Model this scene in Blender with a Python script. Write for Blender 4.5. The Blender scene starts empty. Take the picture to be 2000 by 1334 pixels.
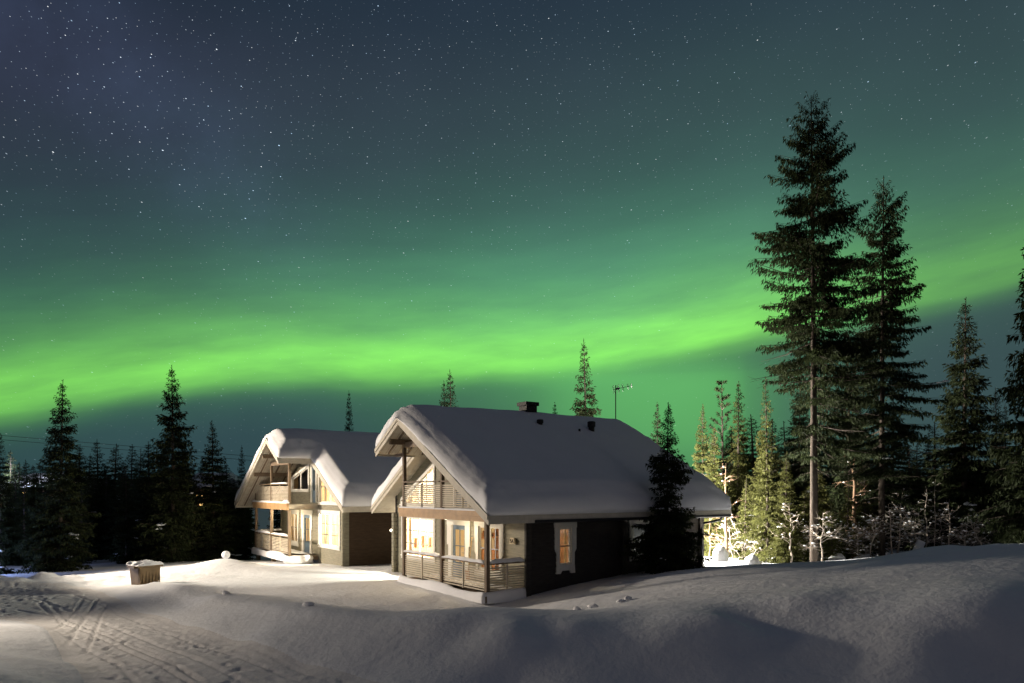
import bpy, math, random
import numpy as np
from mathutils import Vector, Matrix

# ------------------------------------------------------------------ camera
sc = bpy.context.scene
FPX, HZ, CAMZ = 1432.0, 957.0, 3.7          # focal length in photo pixels, horizon row, eye height
cam_d = bpy.data.cameras.new("camera")
cam = bpy.data.objects.new("camera", cam_d)
sc.collection.objects.link(cam)
cam.location = (0, 0, CAMZ)
cam.rotation_euler = (math.pi / 2, 0, 0)
cam_d.sensor_width = 36.0
cam_d.lens = 36.0 * FPX / 2000.0
cam_d.shift_y = (HZ - 667.0) / 2000.0
cam_d.clip_start = 0.1
cam_d.clip_end = 5000
sc.camera = cam
sc.view_settings.view_transform = 'Standard'
sc.view_settings.look = 'None'
sc.view_settings.exposure = 0.0
sc.view_settings.gamma = 1.0
sc.cycles.max_bounces = 6
sc.cycles.transparent_max_bounces = 8
sc.cycles.sample_clamp_indirect = 4.0
sc.cycles.use_denoising = True

# ------------------------------------------------------------------ night sky with aurora and stars
world = bpy.data.worlds.new("World")
sc.world = world
world.use_nodes = True
wt = world.node_tree
wt.nodes.clear()
R = math.radians


class NB:
    """tiny node builder"""
    def __init__(self, tree): self.t = tree
    def n(self, kind, **kw):
        nd = self.t.nodes.new(kind)
        for k, v in kw.items(): setattr(nd, k, v)
        return nd
    def link(self, a, b): self.t.links.new(a, b)
    def val(self, sock, v):
        if hasattr(v, 'is_output') or isinstance(v, bpy.types.NodeSocket): self.link(v, sock)
        else: sock.default_value = v
    def m(self, op, a, b=0.0, c=None, clamp=False):
        nd = self.n('ShaderNodeMath', operation=op, use_clamp=clamp)
        self.val(nd.inputs[0], a); self.val(nd.inputs[1], b)
        if c is not None: self.val(nd.inputs[2], c)
        return nd.outputs[0]
    def curve(self, x, pts, lo, hi, ylo=0.0, yhi=1.0):
        """smooth curve through pts (x, y) for x in lo..hi and y in ylo..yhi"""
        u = self.m('DIVIDE', self.m('SUBTRACT', x, lo), hi - lo, clamp=True)
        fc = self.n('ShaderNodeFloatCurve')
        cv = fc.mapping.curves[0]
        P = [((px - lo) / (hi - lo), (py - ylo) / (yhi - ylo)) for px, py in pts]
        while len(cv.points) < len(P): cv.points.new(0.5, 0.5)
        for q, (a, b) in zip(cv.points, P):
            q.location = (a, b); q.handle_type = 'AUTO_CLAMPED'
        fc.mapping.update()
        self.link(u, fc.inputs['Value'])
        return self.m('MULTIPLY_ADD', fc.outputs[0], yhi - ylo, ylo)
    def noise(self, vec, scale, detail=3.0, rough=0.5, dims='3D'):
        nd = self.n('ShaderNodeTexNoise', noise_dimensions=dims)
        self.link(vec, nd.inputs['Vector'])
        nd.inputs['Scale'].default_value = scale
        nd.inputs['Detail'].default_value = detail
        nd.inputs['Roughness'].default_value = rough
        return nd.outputs['Fac']
    def xyz(self, x, y, z=0.0):
        nd = self.n('ShaderNodeCombineXYZ')
        for i, v in enumerate((x, y, z)): self.val(nd.inputs[i], v)
        return nd.outputs[0]
    def mix(self, f, a, b, mode='MIX'):
        nd = self.n('ShaderNodeMix', data_type='RGBA', blend_type=mode)
        self.val(nd.inputs[0], f)
        for s, v in ((6, a), (7, b)):
            if isinstance(v, bpy.types.NodeSocket): self.link(v, nd.inputs[s])
            else: nd.inputs[s].default_value = (*v, 1)
        return nd.outputs[2]
    def scale(self, colr, f):
        nd = self.n('ShaderNodeVectorMath', operation='SCALE')
        if isinstance(colr, bpy.types.NodeSocket): self.link(colr, nd.inputs[0])
        else: nd.inputs[0].default_value = colr
        self.val(nd.inputs['Scale'], f)
        return nd.outputs[0]
    def add(self, a, b):
        nd = self.n('ShaderNodeVectorMath', operation='ADD')
        self.link(a, nd.inputs[0]); self.link(b, nd.inputs[1])
        return nd.outputs[0]
    def ramp(self, x, stops, interp='LINEAR'):
        nd = self.n('ShaderNodeValToRGB')
        nd.color_ramp.interpolation = interp
        e = nd.color_ramp.elements
        while len(e) < len(stops): e.new(0.5)
        for q, (p, c) in zip(e, stops):
            q.position = p; q.color = (*c, 1) if len(c) == 3 else c
        self.link(x, nd.inputs[0])
        return nd.outputs[0]


def dir_of(px, py):
    az = math.degrees(math.atan((px - 1000) / FPX))
    el = math.degrees(math.atan((HZ - py) / FPX * math.cos(math.radians(az))))
    return az, el


def build_sky():
    b = NB(wt)
    tc = b.n('ShaderNodeTexCoord')
    d = tc.outputs['Generated']
    sep = b.n('ShaderNodeSeparateXYZ'); b.link(d, sep.inputs[0])
    x, y, z = sep.outputs
    az = b.m('MULTIPLY', b.m('ARCTAN2', x, y), 57.29578)                # degrees from north (+Y), east positive
    el = b.m('MULTIPLY', b.m('ARCSINE', z), 57.29578)
    front = b.curve(b.m('ABSOLUTE', az), [(0, 1), (50, 1), (85, .35), (120, 0), (180, 0)], 0, 180)
    # night gradient: blue-green near the horizon, navy above, purple in the west
    low = b.mix(b.curve(az, [(-60, 0), (-30, .25), (0, .5), (30, 1), (60, 1)], -60, 60),
                (.024, .056, .072), (.044, .084, .088))
    high = b.mix(b.curve(az, [(-60, 0), (-25, .12), (0, .3), (30, .95), (60, 1)], -60, 60),
                 (.028, .031, .060), (.038, .062, .078))
    top = b.mix(b.curve(az, [(-60, 0), (0, .4), (40, 1), (60, 1)], -60, 60), (.013, .024, .042), (.022, .038, .060))
    base = b.mix(b.curve(el, [(0, 0), (8, .15), (18, .8), (26, 1), (90, 1)], 0, 90), low, high)
    base = b.mix(b.curve(el, [(0, 0), (24, 0), (34, .8), (50, 1), (90, 1)], 0, 90), base, top)
    nz = b.noise(d, 3.0, 4.0, .6)
    base = b.scale(base, b.m('MULTIPLY_ADD', nz, .55, .72))
    band = b.m('SUBTRACT', el, b.m('MULTIPLY_ADD', b.m('ADD', az, 32.0), -.56, 28.0))
    mwy = b.m('MULTIPLY', b.curve(b.m('ABSOLUTE', band), [(0, 1), (3, .75), (6, .25), (10, 0), (30, 0)], 0, 30), b.curve(az, [(-60, 1), (-28, 1), (-16, .55), (-6, 0), (60, 0)], -60, 60))
    base = b.add(base, b.scale((.012, .018, .036), b.m('MULTIPLY', mwy, b.m('MULTIPLY_ADD', b.noise(d, 9.0, 5.0, .65), 2.2, -.45, True))))
    # the sky behind the photographer: dim lilac town glow
    back = b.mix(b.curve(el, [(0, 0), (40, 1), (90, 1)], 0, 90), SKY_BACK_LOW, SKY_BACK_HIGH)
    base = b.mix(front, back, base)
    # aurora: a main arc with a sharp lower edge, a broad veil above it and a fainter second arc below
    arc = [(0, 775), (200, 747), (400, 724), (600, 712), (800, 712), (1000, 704), (1200, 684), (1400, 648), (1600, 612), (1800, 572), (2000, 525)]
    P = [dir_of(*q) for q in arc]
    P = [(-75, -4), (-50, 2.0)] + P + [(50, 22), (75, 30)]
    ctr = b.curve(az, P, -75, 75, -6, 40)
    wob = b.noise(b.xyz(b.m('MULTIPLY', az, .07), b.m('MULTIPLY', el, .05)), 1.0, 3.0, .5)
    dd = b.m('ADD', b.m('SUBTRACT', el, ctr), b.m('MULTIPLY', b.m('SUBTRACT', wob, .5), 1.3))
    prof = b.curve(dd, [(-8, .0), (-4.5, .02), (-2.8, .07), (-1.5, .34), (-.5, .85), (.35, 1), (1.6, .84), (3.0, .53), (5.2, .28),
                        (8, .125), (12, .05), (18, .013), (26, 0)], -8, 26)
    along = b.curve(az, [(-60, .5), (-35, .82), (-22, .9), (-10, .98), (2, 1.0), (14, .98), (20, .85), (27, .55), (35, .36), (60, .2)], -60, 60)
    rays = b.noise(b.xyz(b.m('MULTIPLY', az, .10), b.m('MULTIPLY', dd, .52)), 1.0, 4.0, .55)
    amp = b.m('MULTIPLY', b.m('MULTIPLY', prof, along), b.m('MULTIPLY_ADD', rays, 1.25, .40))
    acol = b.mix(b.curve(dd, [(-8, .85), (-2.5, .35), (0, 0), (3, .12), (7, .6), (14, 1), (26, 1)], -8, 26), (.205, .70, .048), (.055, .40, .16))
    aur = b.scale(acol, b.m('MULTIPLY', amp, b.m('MULTIPLY', front, .92)))
    veil = b.m('MULTIPLY',
               b.curve(b.m('SUBTRACT', el, ctr), [(-8, 0), (-3, .05), (1, .55), (5, 1), (9, .62), (14, .22), (22, .04), (26, 0)], -8, 26),
               b.curve(az, [(-60, .2), (-34, .12), (-20, .35), (-6, .8), (4, 1), (14, .85), (24, .55), (35, .3), (60, .1)], -60, 60))
    aur = b.add(aur, b.scale((.040, .150, .078), b.m('MULTIPLY', veil, front)))
    lo = b.m('MULTIPLY',
             b.curve(el, [(-2, .25), (2, .6), (5.5, .95), (7.5, 1), (9, .7), (10.6, .15), (12, 0), (30, 0)], -2, 30),
             b.curve(az, [(-60, 0), (-22, .0), (-10, .10), (0, .35), (7, .9), (13, 1), (18, .55), (24, .15), (32, 0), (60, 0)], -60, 60))
    aur = b.add(aur, b.scale((.075, .33, .05), b.m('MULTIPLY', lo, 1.05)))
    # stars drawn out into short arcs round the celestial pole
    pe = R(58)
    dot = b.n('ShaderNodeVectorMath', operation='DOT_PRODUCT'); b.link(d, dot.inputs[0]); dot.inputs[1].default_value = (0, math.cos(pe), math.sin(pe))
    dt2 = b.n('ShaderNodeVectorMath', operation='DOT_PRODUCT'); b.link(d, dt2.inputs[0]); dt2.inputs[1].default_value = (0, math.sin(pe), -math.cos(pe))
    th = b.m('ARCTAN2', x, dt2.outputs['Value'])
    de = b.m('ARCCOSINE', dot.outputs['Value'])
    star = None
    for sc_, rad, stretch, power, gain, off in ((80, .032, .32, 4.0, 2.1, 0.0), (165, .054, .36, 3.0, 1.0, 7.3), (22, .011, .30, 1.8, 2.6, 3.1)):
        vo = b.n('ShaderNodeTexVoronoi', voronoi_dimensions='2D', feature='F1')
        b.link(b.xyz(b.m('ADD', b.m('MULTIPLY', th, stretch), off), b.m('ADD', de, off)), vo.inputs['Vector'])
        vo.inputs['Scale'].default_value = sc_
        s2 = b.n('ShaderNodeSeparateColor'); b.link(vo.outputs['Color'], s2.inputs[0])
        core = b.m('SUBTRACT', 1.0, b.m('DIVIDE', vo.outputs['Distance'], rad), clamp=True)
        br = b.m('MULTIPLY', b.m('POWER', s2.outputs[0], power), gain)
        lum = b.m('MULTIPLY', b.m('POWER', core, .8), br)
        tint = b.mix(s2.outputs[1], (.50, .74, 1.0), (.95, .97, .95))
        st = b.scale(tint, lum)
        star = st if star is None else b.add(star, st)
    dens = b.curve(az, [(-60, 1.1), (-30, 1.15), (0, .8), (20, .6), (35, .55), (60, .5)], -60, 60, 0, 1.2)
    mw = b.noise(d, 5.0, 4.0, .65)
    dens = b.m('MULTIPLY', dens, b.m('MULTIPLY_ADD', b.m('SUBTRACT', mw, .5), 3.4, 1.0, True))
    dens = b.m('ADD', dens, b.m('MULTIPLY', mwy, .5))
    fade = b.curve(el, [(-5, 0), (0, .1), (6, .25), (14, .45), (24, .9), (30, 1), (90, 1)], -5, 90)
    star = b.scale(star, b.m('MULTIPLY', b.m('MULTIPLY', dens, fade), front))
    tot = b.add(b.add(base, aur), star)
    bg = b.n('ShaderNodeBackground'); b.link(tot, bg.inputs['Color']); bg.inputs['Strength'].default_value = 1.0
    out = b.n('ShaderNodeOutputWorld'); b.link(bg.outputs[0], out.inputs['Surface'])


SKY_BACK_LOW, SKY_BACK_HIGH = (.036, .036, .040), (.038, .038, .050)
build_sky()
world.cycles.sampling_method = 'MANUAL'
world.cycles.sample_map_resolution = 1024

# weak low glow from the village behind the photographer, far below a daylight sun
sun_d = bpy.data.lights.new("sun", 'SUN')
sun_d.energy = 0.028
sun_d.angle = R(12)
sun_d.color = (1.0, .88, .94)
sun = bpy.data.objects.new("sun", sun_d)
sc.collection.objects.link(sun)
sun.rotation_euler = Vector((-.62, .74, -.20)).to_track_quat('-Z', 'Y').to_euler()

# strengths of the lamps, the road one added as fill (built further down with their fittings)
P_STREET, P_WINDOW_A, P_WINDOW_UP, P_KITCHEN, P_YARD, P_BLUE, P_PORCH, P_GAP, P_ROAD_FILL = 21000., 3600., 2600., 200., 24000., 400., 80., 60., 1350.

C = sc.collection
rng = np.random.default_rng(7)
random.seed(7)

# ------------------------------------------------------------------ helpers

class MB:
    """collects polygons; build() links them as one mesh object"""
    def __init__(s): s.v = []; s.f = []
    def poly(s, pts):
        i = len(s.v); s.v.extend([tuple(p) for p in pts]); s.f.append(tuple(range(i, i + len(pts))))
    def mesh(s, V, F):
        i = len(s.v); s.v.extend([tuple(p) for p in V]); s.f.extend([tuple(k + i for k in f) for f in F])
    def box(s, x0, x1, y0, y1, z0, z1):
        V = [(x, y, z) for z in (z0, z1) for y in (y0, y1) for x in (x0, x1)]
        s.mesh(V, [(0, 2, 3, 1), (4, 5, 7, 6), (0, 1, 5, 4), (2, 6, 7, 3), (0, 4, 6, 2), (1, 3, 7, 5)])
    def bar(s, p, q, w, h, up=(0, 0, 1)):
        p, q, up = Vector(p), Vector(q), Vector(up)
        d = (q - p).normalized(); sd = d.cross(up).normalized(); u2 = sd.cross(d).normalized()
        V = []
        for c in (p, q):
            for a, b_ in ((-1, -1), (1, -1), (1, 1), (-1, 1)):
                V.append(c + sd * a * w / 2 + u2 * b_ * h / 2)
        s.mesh(V, [(0, 3, 2, 1), (4, 5, 6, 7), (0, 1, 5, 4), (1, 2, 6, 5), (2, 3, 7, 6), (3, 0, 4, 7)])
    def tube(s, pts, rad, n=8, cap=True):
        pts = [Vector(p) for p in pts]
        if not hasattr(rad, '__len__'): rad = [rad] * len(pts)
        rings = []
        for k, p in enumerate(pts):
            d = (pts[min(k + 1, len(pts) - 1)] - pts[max(k - 1, 0)]).normalized()
            a = d.orthogonal().normalized() if abs(d.z) > .95 else d.cross(Vector((0, 0, 1))).normalized()
            b_ = d.cross(a)
            rings.append([p + (a * math.cos(t) + b_ * math.sin(t)) * rad[k] for t in [2 * math.pi * j / n for j in range(n)]])
        i = len(s.v)
        for r in rings: s.v.extend([tuple(q) for q in r])
        for k in range(len(pts) - 1):
            for j in range(n):
                s.f.append((i + k * n + j, i + k * n + (j + 1) % n, i + (k + 1) * n + (j + 1) % n, i + (k + 1) * n + j))
        if cap:
            s.f.append(tuple(i + j for j in range(n))[::-1]); e = i + (len(pts) - 1) * n
            s.f.append(tuple(e + j for j in range(n)))
    def prism(s, pts, e0, e1):
        """pts: closed list of 3d points, extruded by vector e0..e1"""
        e0, e1 = Vector(e0), Vector(e1); n = len(pts)
        V = [Vector(p) + e0 for p in pts] + [Vector(p) + e1 for p in pts]
        s.mesh(V, [tuple(range(n))[::-1], tuple(range(n, 2 * n))] + [(j, (j + 1) % n, n + (j + 1) % n, n + j) for j in range(n)])
    def build(s, name, m, parent=None, smooth=False, loc=None):
        return mesh_obj(name, s.v, s.f, m, parent, smooth, loc)


def mesh_obj(name, V, F, m, parent=None, smooth=False, loc=None, recalc=True):
    me = bpy.data.meshes.new(name)
    if isinstance(V, np.ndarray): V = V.tolist()
    if isinstance(F, np.ndarray): F = F.tolist()
    me.from_pydata(V, [], F)
    if smooth: me.polygons.foreach_set('use_smooth', [True] * len(me.polygons))
    me.materials.append(m)
    me.update()
    if recalc and len(F) < 40000:
        import bmesh
        bm = bmesh.new(); bm.from_mesh(me); bmesh.ops.recalc_face_normals(bm, faces=bm.faces); bm.to_mesh(me); bm.free()
    o = bpy.data.objects.new(name, me); C.objects.link(o)
    if parent is not None: o.parent = parent
    if loc is not None: o.location = loc
    return o


def tag(o, label=None, cat=None, group=None, kind=None):
    if label: o['label'] = label
    if cat: o['category'] = cat
    if group: o['group'] = group
    if kind: o['kind'] = kind
    return o


def thing(name, label, cat, loc=(0, 0, 0), rz=0.0, group=None):
    o = bpy.data.objects.new(name, None); C.objects.link(o)
    o.location = loc; o.rotation_euler = (0, 0, rz); o.empty_display_size = .3
    return tag(o, label, cat, group)


def copy_tree(o, parent=None):
    c = o.copy(); C.objects.link(c)
    if parent is not None: c.parent = parent
    for ch in list(o.children): copy_tree(ch, c)
    return c


def lamp(name, kind, loc, energy, color, parent=None, size=.1, aim=None, cone=None):
    ld = bpy.data.lights.new(name, kind); ld.energy = energy; ld.color = color
    ld.shadow_soft_size = size
    if kind == 'SPOT': ld.spot_size = R(cone); ld.spot_blend = .45
    o = bpy.data.objects.new(name, ld); C.objects.link(o); o.location = loc
    if aim is not None: o.rotation_euler = Vector(aim).to_track_quat('-Z', 'Y').to_euler()
    if parent is not None: o.parent = parent
    return o


def hash2(ix, iy, seed):
    h = (ix.astype(np.int64) * 374761393 + iy.astype(np.int64) * 668265263 + seed * 1442695041) & 0x7fffffff
    h = ((h ^ (h >> 13)) * 1274126177) & 0x7fffffff
    return ((h ^ (h >> 16)) & 0xffff) / 65535.0


def vnoise(x, y, seed=0):
    ix, iy = np.floor(x), np.floor(y); fx, fy = x - ix, y - iy
    fx = fx * fx * (3 - 2 * fx); fy = fy * fy * (3 - 2 * fy)
    a, b_ = hash2(ix, iy, seed), hash2(ix + 1, iy, seed); c, d = hash2(ix, iy + 1, seed), hash2(ix + 1, iy + 1, seed)
    return (a * (1 - fx) + b_ * fx) * (1 - fy) + (c * (1 - fx) + d * fx) * fy - .5


def fbm(x, y, seed=0, octv=4, gain=.5):
    s = 0; a = 1.0
    for k in range(octv):
        s = s + a * vnoise(x * 2 ** k + 13.7 * k, y * 2 ** k - 7.1 * k, seed + k); a *= gain
    return s


def smooth(e0, e1, x):
    t = np.clip((x - e0) / (e1 - e0), 0, 1); return t * t * (3 - 2 * t)

# ------------------------------------------------------------------ materials

def material(name, base, rough=.7, bump=0.0, bscale=20.0, var=0.0, vscale=6.0, spec=.3, detail=3.0, stretch=None, coords='Object', metallic=0.0):
    m = bpy.data.materials.new(name); m.use_nodes = True
    t = m.node_tree; b = NB(t); p = t.nodes['Principled BSDF']
    p.inputs['Roughness'].default_value = rough
    p.inputs['Specular IOR Level'].default_value = spec
    p.inputs['Metallic'].default_value = metallic
    p.inputs['Base Color'].default_value = (*base, 1)
    tc = b.n('ShaderNodeTexCoord'); vec = tc.outputs[coords]
    if stretch:
        mp = b.n('ShaderNodeMapping'); b.link(vec, mp.inputs[0]); mp.inputs['Scale'].default_value = stretch; vec = mp.outputs[0]
    if var > 0:
        f = b.noise(vec, vscale, detail, .6)
        dark = tuple(c * (1 - var) for c in base); lite = tuple(min(1, c * (1 + var)) for c in base)
        b.link(b.ramp(f, [(.3, dark), (.7, lite)]), p.inputs['Base Color'])
    if bump > 0:
        bp = b.n('ShaderNodeBump'); bp.inputs['Strength'].default_value = 1.0; bp.inputs['Distance'].default_value = bump
        b.link(b.noise(vec, bscale, detail, .6), bp.inputs['Height']); b.link(bp.outputs[0], p.inputs['Normal'])
    return m


M = dict(
    snow=material('snow', (.82, .84, .87), .75, .05, 4.0, .03, .7, .25, 9.0),
    road=material('packed snow', (.80, .79, .78), .8, .02, 9.0, .10, 2.5, .2, 5.0),
    roofsnow=material('roof snow', (.82, .83, .86), .75, .03, 1.3, .02, 1.0, .25, 4.0),
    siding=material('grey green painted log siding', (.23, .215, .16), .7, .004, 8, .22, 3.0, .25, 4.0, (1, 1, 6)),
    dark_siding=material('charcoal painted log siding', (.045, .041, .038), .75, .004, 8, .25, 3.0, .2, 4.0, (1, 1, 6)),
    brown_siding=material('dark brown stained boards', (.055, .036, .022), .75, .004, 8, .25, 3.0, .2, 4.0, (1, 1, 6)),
    trim=material('white painted trim', (.74, .73, .68), .55, .002, 30, .05, 5.0, .3),
    fascia=material('weathered cream fascia', (.50, .46, .38), .65, .003, 12, .12, 4.0, .25, 4.0),
    timber=material('brown stained timber', (.17, .125, .085), .7, .003, 10, .25, 5.0, .25, 4.0, (3, 3, .6)),
    tan=material('honey stained balcony boards', (.40, .25, .12), .6, .003, 10, .18, 4.0, .3, 4.0),
    slat=material('pale grey brown slats', (.52, .46, .36), .7, .003, 14, .15, 5.0, .25),
    soffit=material('pale soffit boards', (.42, .38, .31), .7, .003, 10, .12, 4.0, .25, 3.0),
    room=material('warm interior paint', (.78, .66, .47), .8, 0, 1, .05, 2.0),
    roompale=material('pale pine interior', (.36, .28, .18), .8, 0, 1, .03, 2.0),
    curtain=material('cream curtain', (.60, .47, .30), .9, 0, 1, .15, 8.0),
    wood=material('reddish interior wood', (.34, .17, .08), .6, 0, 1, .25, 6.0),
    door=material('blue grey painted door', (.10, .15, .20), .5, .001, 20, .08, 4.0),
    metal=material('black sheet metal', (.012, .012, .013), .45, 0, 1, .2, 8.0),
    galv=material('grey metal', (.20, .20, .20), .4, 0, 1, .1, 8.0, .5, 2.0, None, 'Object', .6),
    red=material('red plastic', (.35, .03, .02), .5),
    bin=material('olive brown bin plastic', (.13, .085, .04), .55, .004, 14, .25, 3.0, .35),
    bark=material('spruce bark', (.055, .044, .035), .9, .02, 14, .35, 8.0, .1, 5.0, (1, 1, .4)),
    birch=material('pale bark', (.42, .36, .30), .85, .012, 16, .45, 7.0, .1, 5.0, (1, 1, .7)),
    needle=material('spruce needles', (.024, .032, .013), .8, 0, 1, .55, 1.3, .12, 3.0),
    needle_lamplit=material('spruce needles painted lamplit', (.072, .076, .022), .8, 0, 1, .5, 1.6, .12, 3.0),  # needle colour lightened to paint in the glow of the yard lamp
    clump=material('snow clumps', (.82, .83, .86), .8, .02, 8, .03, 3.0, .2),
    deadtwig=material('dead twigs', (.17, .11, .07), .9, 0, 1, .3, 5.0, .1),
    post=material('dark lamp steel', (.03, .03, .03), .5),
    cabin=material('brown far cabin boards', (.10, .06, .04), .8, 0, 1, .2, 2.0),
    glove=material('pale lettering board', (.62, .52, .34), .7, .002, 20, .1, 6.0),
    ink=material('dark brown lettering', (.05, .03, .02), .7),
    handle=material('bare wood handle', (.55, .36, .16), .6, 0, 1, .15, 9.0),
)


def glass_mat(name, tint=(.9, .93, .93), dark=False):
    m = bpy.data.materials.new(name); m.use_nodes = True
    t = m.node_tree; t.nodes.clear(); b = NB(t)
    tr = b.n('ShaderNodeBsdfTransparent'); tr.inputs[0].default_value = (*tint, 1)
    gl = b.n('ShaderNodeBsdfGlossy'); gl.inputs['Roughness'].default_value = .03
    mx = b.n('ShaderNodeMixShader'); mx.inputs[0].default_value = .07; b.link(tr.outputs[0], mx.inputs[1]); b.link(gl.outputs[0], mx.inputs[2])
    o = b.n('ShaderNodeOutputMaterial'); b.link(mx.outputs[0], o.inputs[0])
    return m


def glow_mat(name, colr, strength):
    m = bpy.data.materials.new(name); m.use_nodes = True
    t = m.node_tree; t.nodes.clear(); b = NB(t)
    e = b.n('ShaderNodeEmission'); e.inputs[0].default_value = (*colr, 1); e.inputs[1].default_value = strength
    o = b.n('ShaderNodeOutputMaterial'); b.link(e.outputs[0], o.inputs[0])
    return m


M['glass'] = glass_mat('window glass')
M['bulb'] = glow_mat('warm bulb', (1, .86, .62), 6.0)
M['bulbwhite'] = glow_mat('white bulb', (1, .97, .9), 8.0)
M['farwin'] = glow_mat('far lit window', (1, .62, .22), 5.0)
M['farwhite'] = glow_mat('far white lamp', (.75, .82, 1), 2.2)
M['redlamp'] = glow_mat('small red lamp', (1, .05, .08), 1.5)


def translucent_needles(m):
    t = m.node_tree; p = t.nodes['Principled BSDF']; out = t.nodes['Material Output']; b = NB(t)
    tl = b.n('ShaderNodeBsdfTranslucent')
    src = p.inputs['Base Color'].links[0].from_socket if p.inputs['Base Color'].links else None
    if src: b.link(src, tl.inputs[0])
    mx = b.n('ShaderNodeMixShader'); mx.inputs[0].default_value = .3
    b.link(p.outputs[0], mx.inputs[1]); b.link(tl.outputs[0], mx.inputs[2]); b.link(mx.outputs[0], out.inputs[0])


translucent_needles(M['needle']); translucent_needles(M['needle_lamplit']); translucent_needles(M['curtain'])

# ------------------------------------------------------------------ layout of the two cabins (shared by terrain)
TH = math.atan2(1000.0, FPX)
U = Vector((math.sin(TH), -math.cos(TH), 0))       # along the gable fronts
Vv = Vector((math.cos(TH), math.sin(TH), 0))       # along the ridges, away from the viewer
RZ = math.atan2(U.y, U.x)
P1 = Vector((-.82, 23.0, 0))
P2 = Vector((-11.03, 36.3, 0)) - U * 6.05
HW, RIDGE, RZT, PITCH = 9.4, 4.7, 6.32, .57
T_FRONT, T_WALL, T_END = -.7, 1.55, 10.0

# ------------------------------------------------------------------ terrain

def img(px, py, z):
    Y = FPX * (CAMZ - z) / (py - HZ); return ((px - 1000) / FPX * Y, Y, z)


CP = []
for q in [  # road level
    (-100, 1160, 0), (0, 1170, 0), (100, 1160, 0), (150, 1190, 0), (250, 1215, 0), (60, 1215, 0), (200, 1250, 0), (300, 1300, 0), (450, 1310, 0), (420, 1270, 0),
    (600, 1345, 0), (250, 1340, 0), (400, 1450, 0), (700, 1480, 0), (-300, 1180, 0),
    # foot of the ploughed bank
    (176, 1150, .02), (212, 1166, .02), (270, 1198, .02), (350, 1222, .03), (450, 1252, .03), (590, 1299, .03), (700, 1325, .03), (820, 1358, .05), (930, 1400, .1),
    # its crest
    (225, 1148, .12), (262, 1147, .26), (300, 1142, .36), (350, 1153, .46), (420, 1174, .52), (500, 1184, .58), (560, 1192, .64), (630, 1200, .70), (700, 1205, .74), (790, 1213, .80), (860, 1218, .86),
    (910, 1211, .94), (965, 1204, 1.02), (1020, 1207, 1.02), (1075, 1214, 1.0), (1130, 1222, 1.0),
    # just behind the crest
    (330, 1143, .30), (450, 1163, .36), (600, 1183, .46), (740, 1196, .50), (870, 1202, .48),
    # snow field before the cabins
    (400, 1140, .28), (520, 1150, .30), (560, 1135, .26), (660, 1165, .36), (620, 1125, .22), (760, 1170, .22), (700, 1132, .22), (760, 1120, .2), (820, 1178, .16), (880, 1190, .16), (945, 1194, .1),
    (1010, 1190, .10), (600, 1103, .08), (540, 1105, .06), (690, 1110, .16),
    # mound by the far cabin
    (340, 1126, .2), (380, 1106, .36), (430, 1092, .56), (462, 1094, .5), (490, 1101, .3), (400, 1122, .25), (330, 1112, .06), (470, 1115, .25), (360, 1095, -.2),
    # right-hand bank
    (1138, 1166, .5), (1227, 1146, .78), (1180, 1185, .72), (1120, 1195, .62), (1300, 1122, 1.06), (1250, 1175, .95), (1340, 1160, 1.12), (1370, 1109, 1.2), (1440, 1104, 1.36), (1500, 1150, 1.45),
    (1540, 1105, 1.42), (1640, 1106, 1.5), (1700, 1095, 1.72), (1740, 1085, 1.88), (1790, 1074, 2.02), (1860, 1066, 2.2), (1930, 1067, 2.2), (2000, 1066, 2.3), (2100, 1062, 2.4),
    (1250, 1205, 1.08), (1150, 1240, .86), (1300, 1236, .98), (1430, 1205, 1.25), (1560, 1170, 1.48), (1680, 1150, 1.62), (1800, 1140, 1.80), (1950, 1150, 1.90), (1450, 1222, 1.05), (1350, 1196, 1.28),
    (1000, 1262, .70), (900, 1255, .60), (800, 1258, .5), (700, 1262, .38), (560, 1245, .32), (1000, 1334, .12), (1120, 1300, .45), (1300, 1334, .28), (1450, 1290, .62), (1600, 1334, .42), (1650, 1240, 1.05),
    (1800, 1250, 1.15), (1990, 1334, .62), (1950, 1230, 1.35), (1200, 1500, .1), (1500, 1600, .25), (2000, 1600, .4), (900, 1560, .1), (1000, 1218, 1.02), (960, 1222, .93), (1060, 1232, .88), (1700, 1190, 1.42),
    # bank in the lower left corner
    (-80, 1222, .5), (-10, 1222, .42), (40, 1250, .34), (75, 1285, .28), (10, 1320, .62), (90, 1334, .34), (-100, 1300, .8), (112, 1290, .05), (165, 1345, .02), (60, 1440, .55), (200, 1420, .02), (150, 1600, .5),
    # far side of the road
    (150, 1129, .22), (100, 1131, .26), (40, 1138, .24), (-60, 1140, .28), (200, 1130, .16), (230, 1134, .12),
    (120, 1119, -.28), (20, 1132, -.28), (60, 1120, -.35), (250, 1112, -.1), (180, 1112, -.35), (0, 1112, -.5), (300, 1100, -.45),
    # forest floor behind the cabin and the right bank
    (1390, 1097, .70), (1480, 1098, .66), (1560, 1097, .62), (1640, 1099, .55), (1700, 1092, .55), (1800, 1080, .6), (1900, 1074, .6), (2000, 1070, .7)]:
    CP.append(img(*q))
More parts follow.
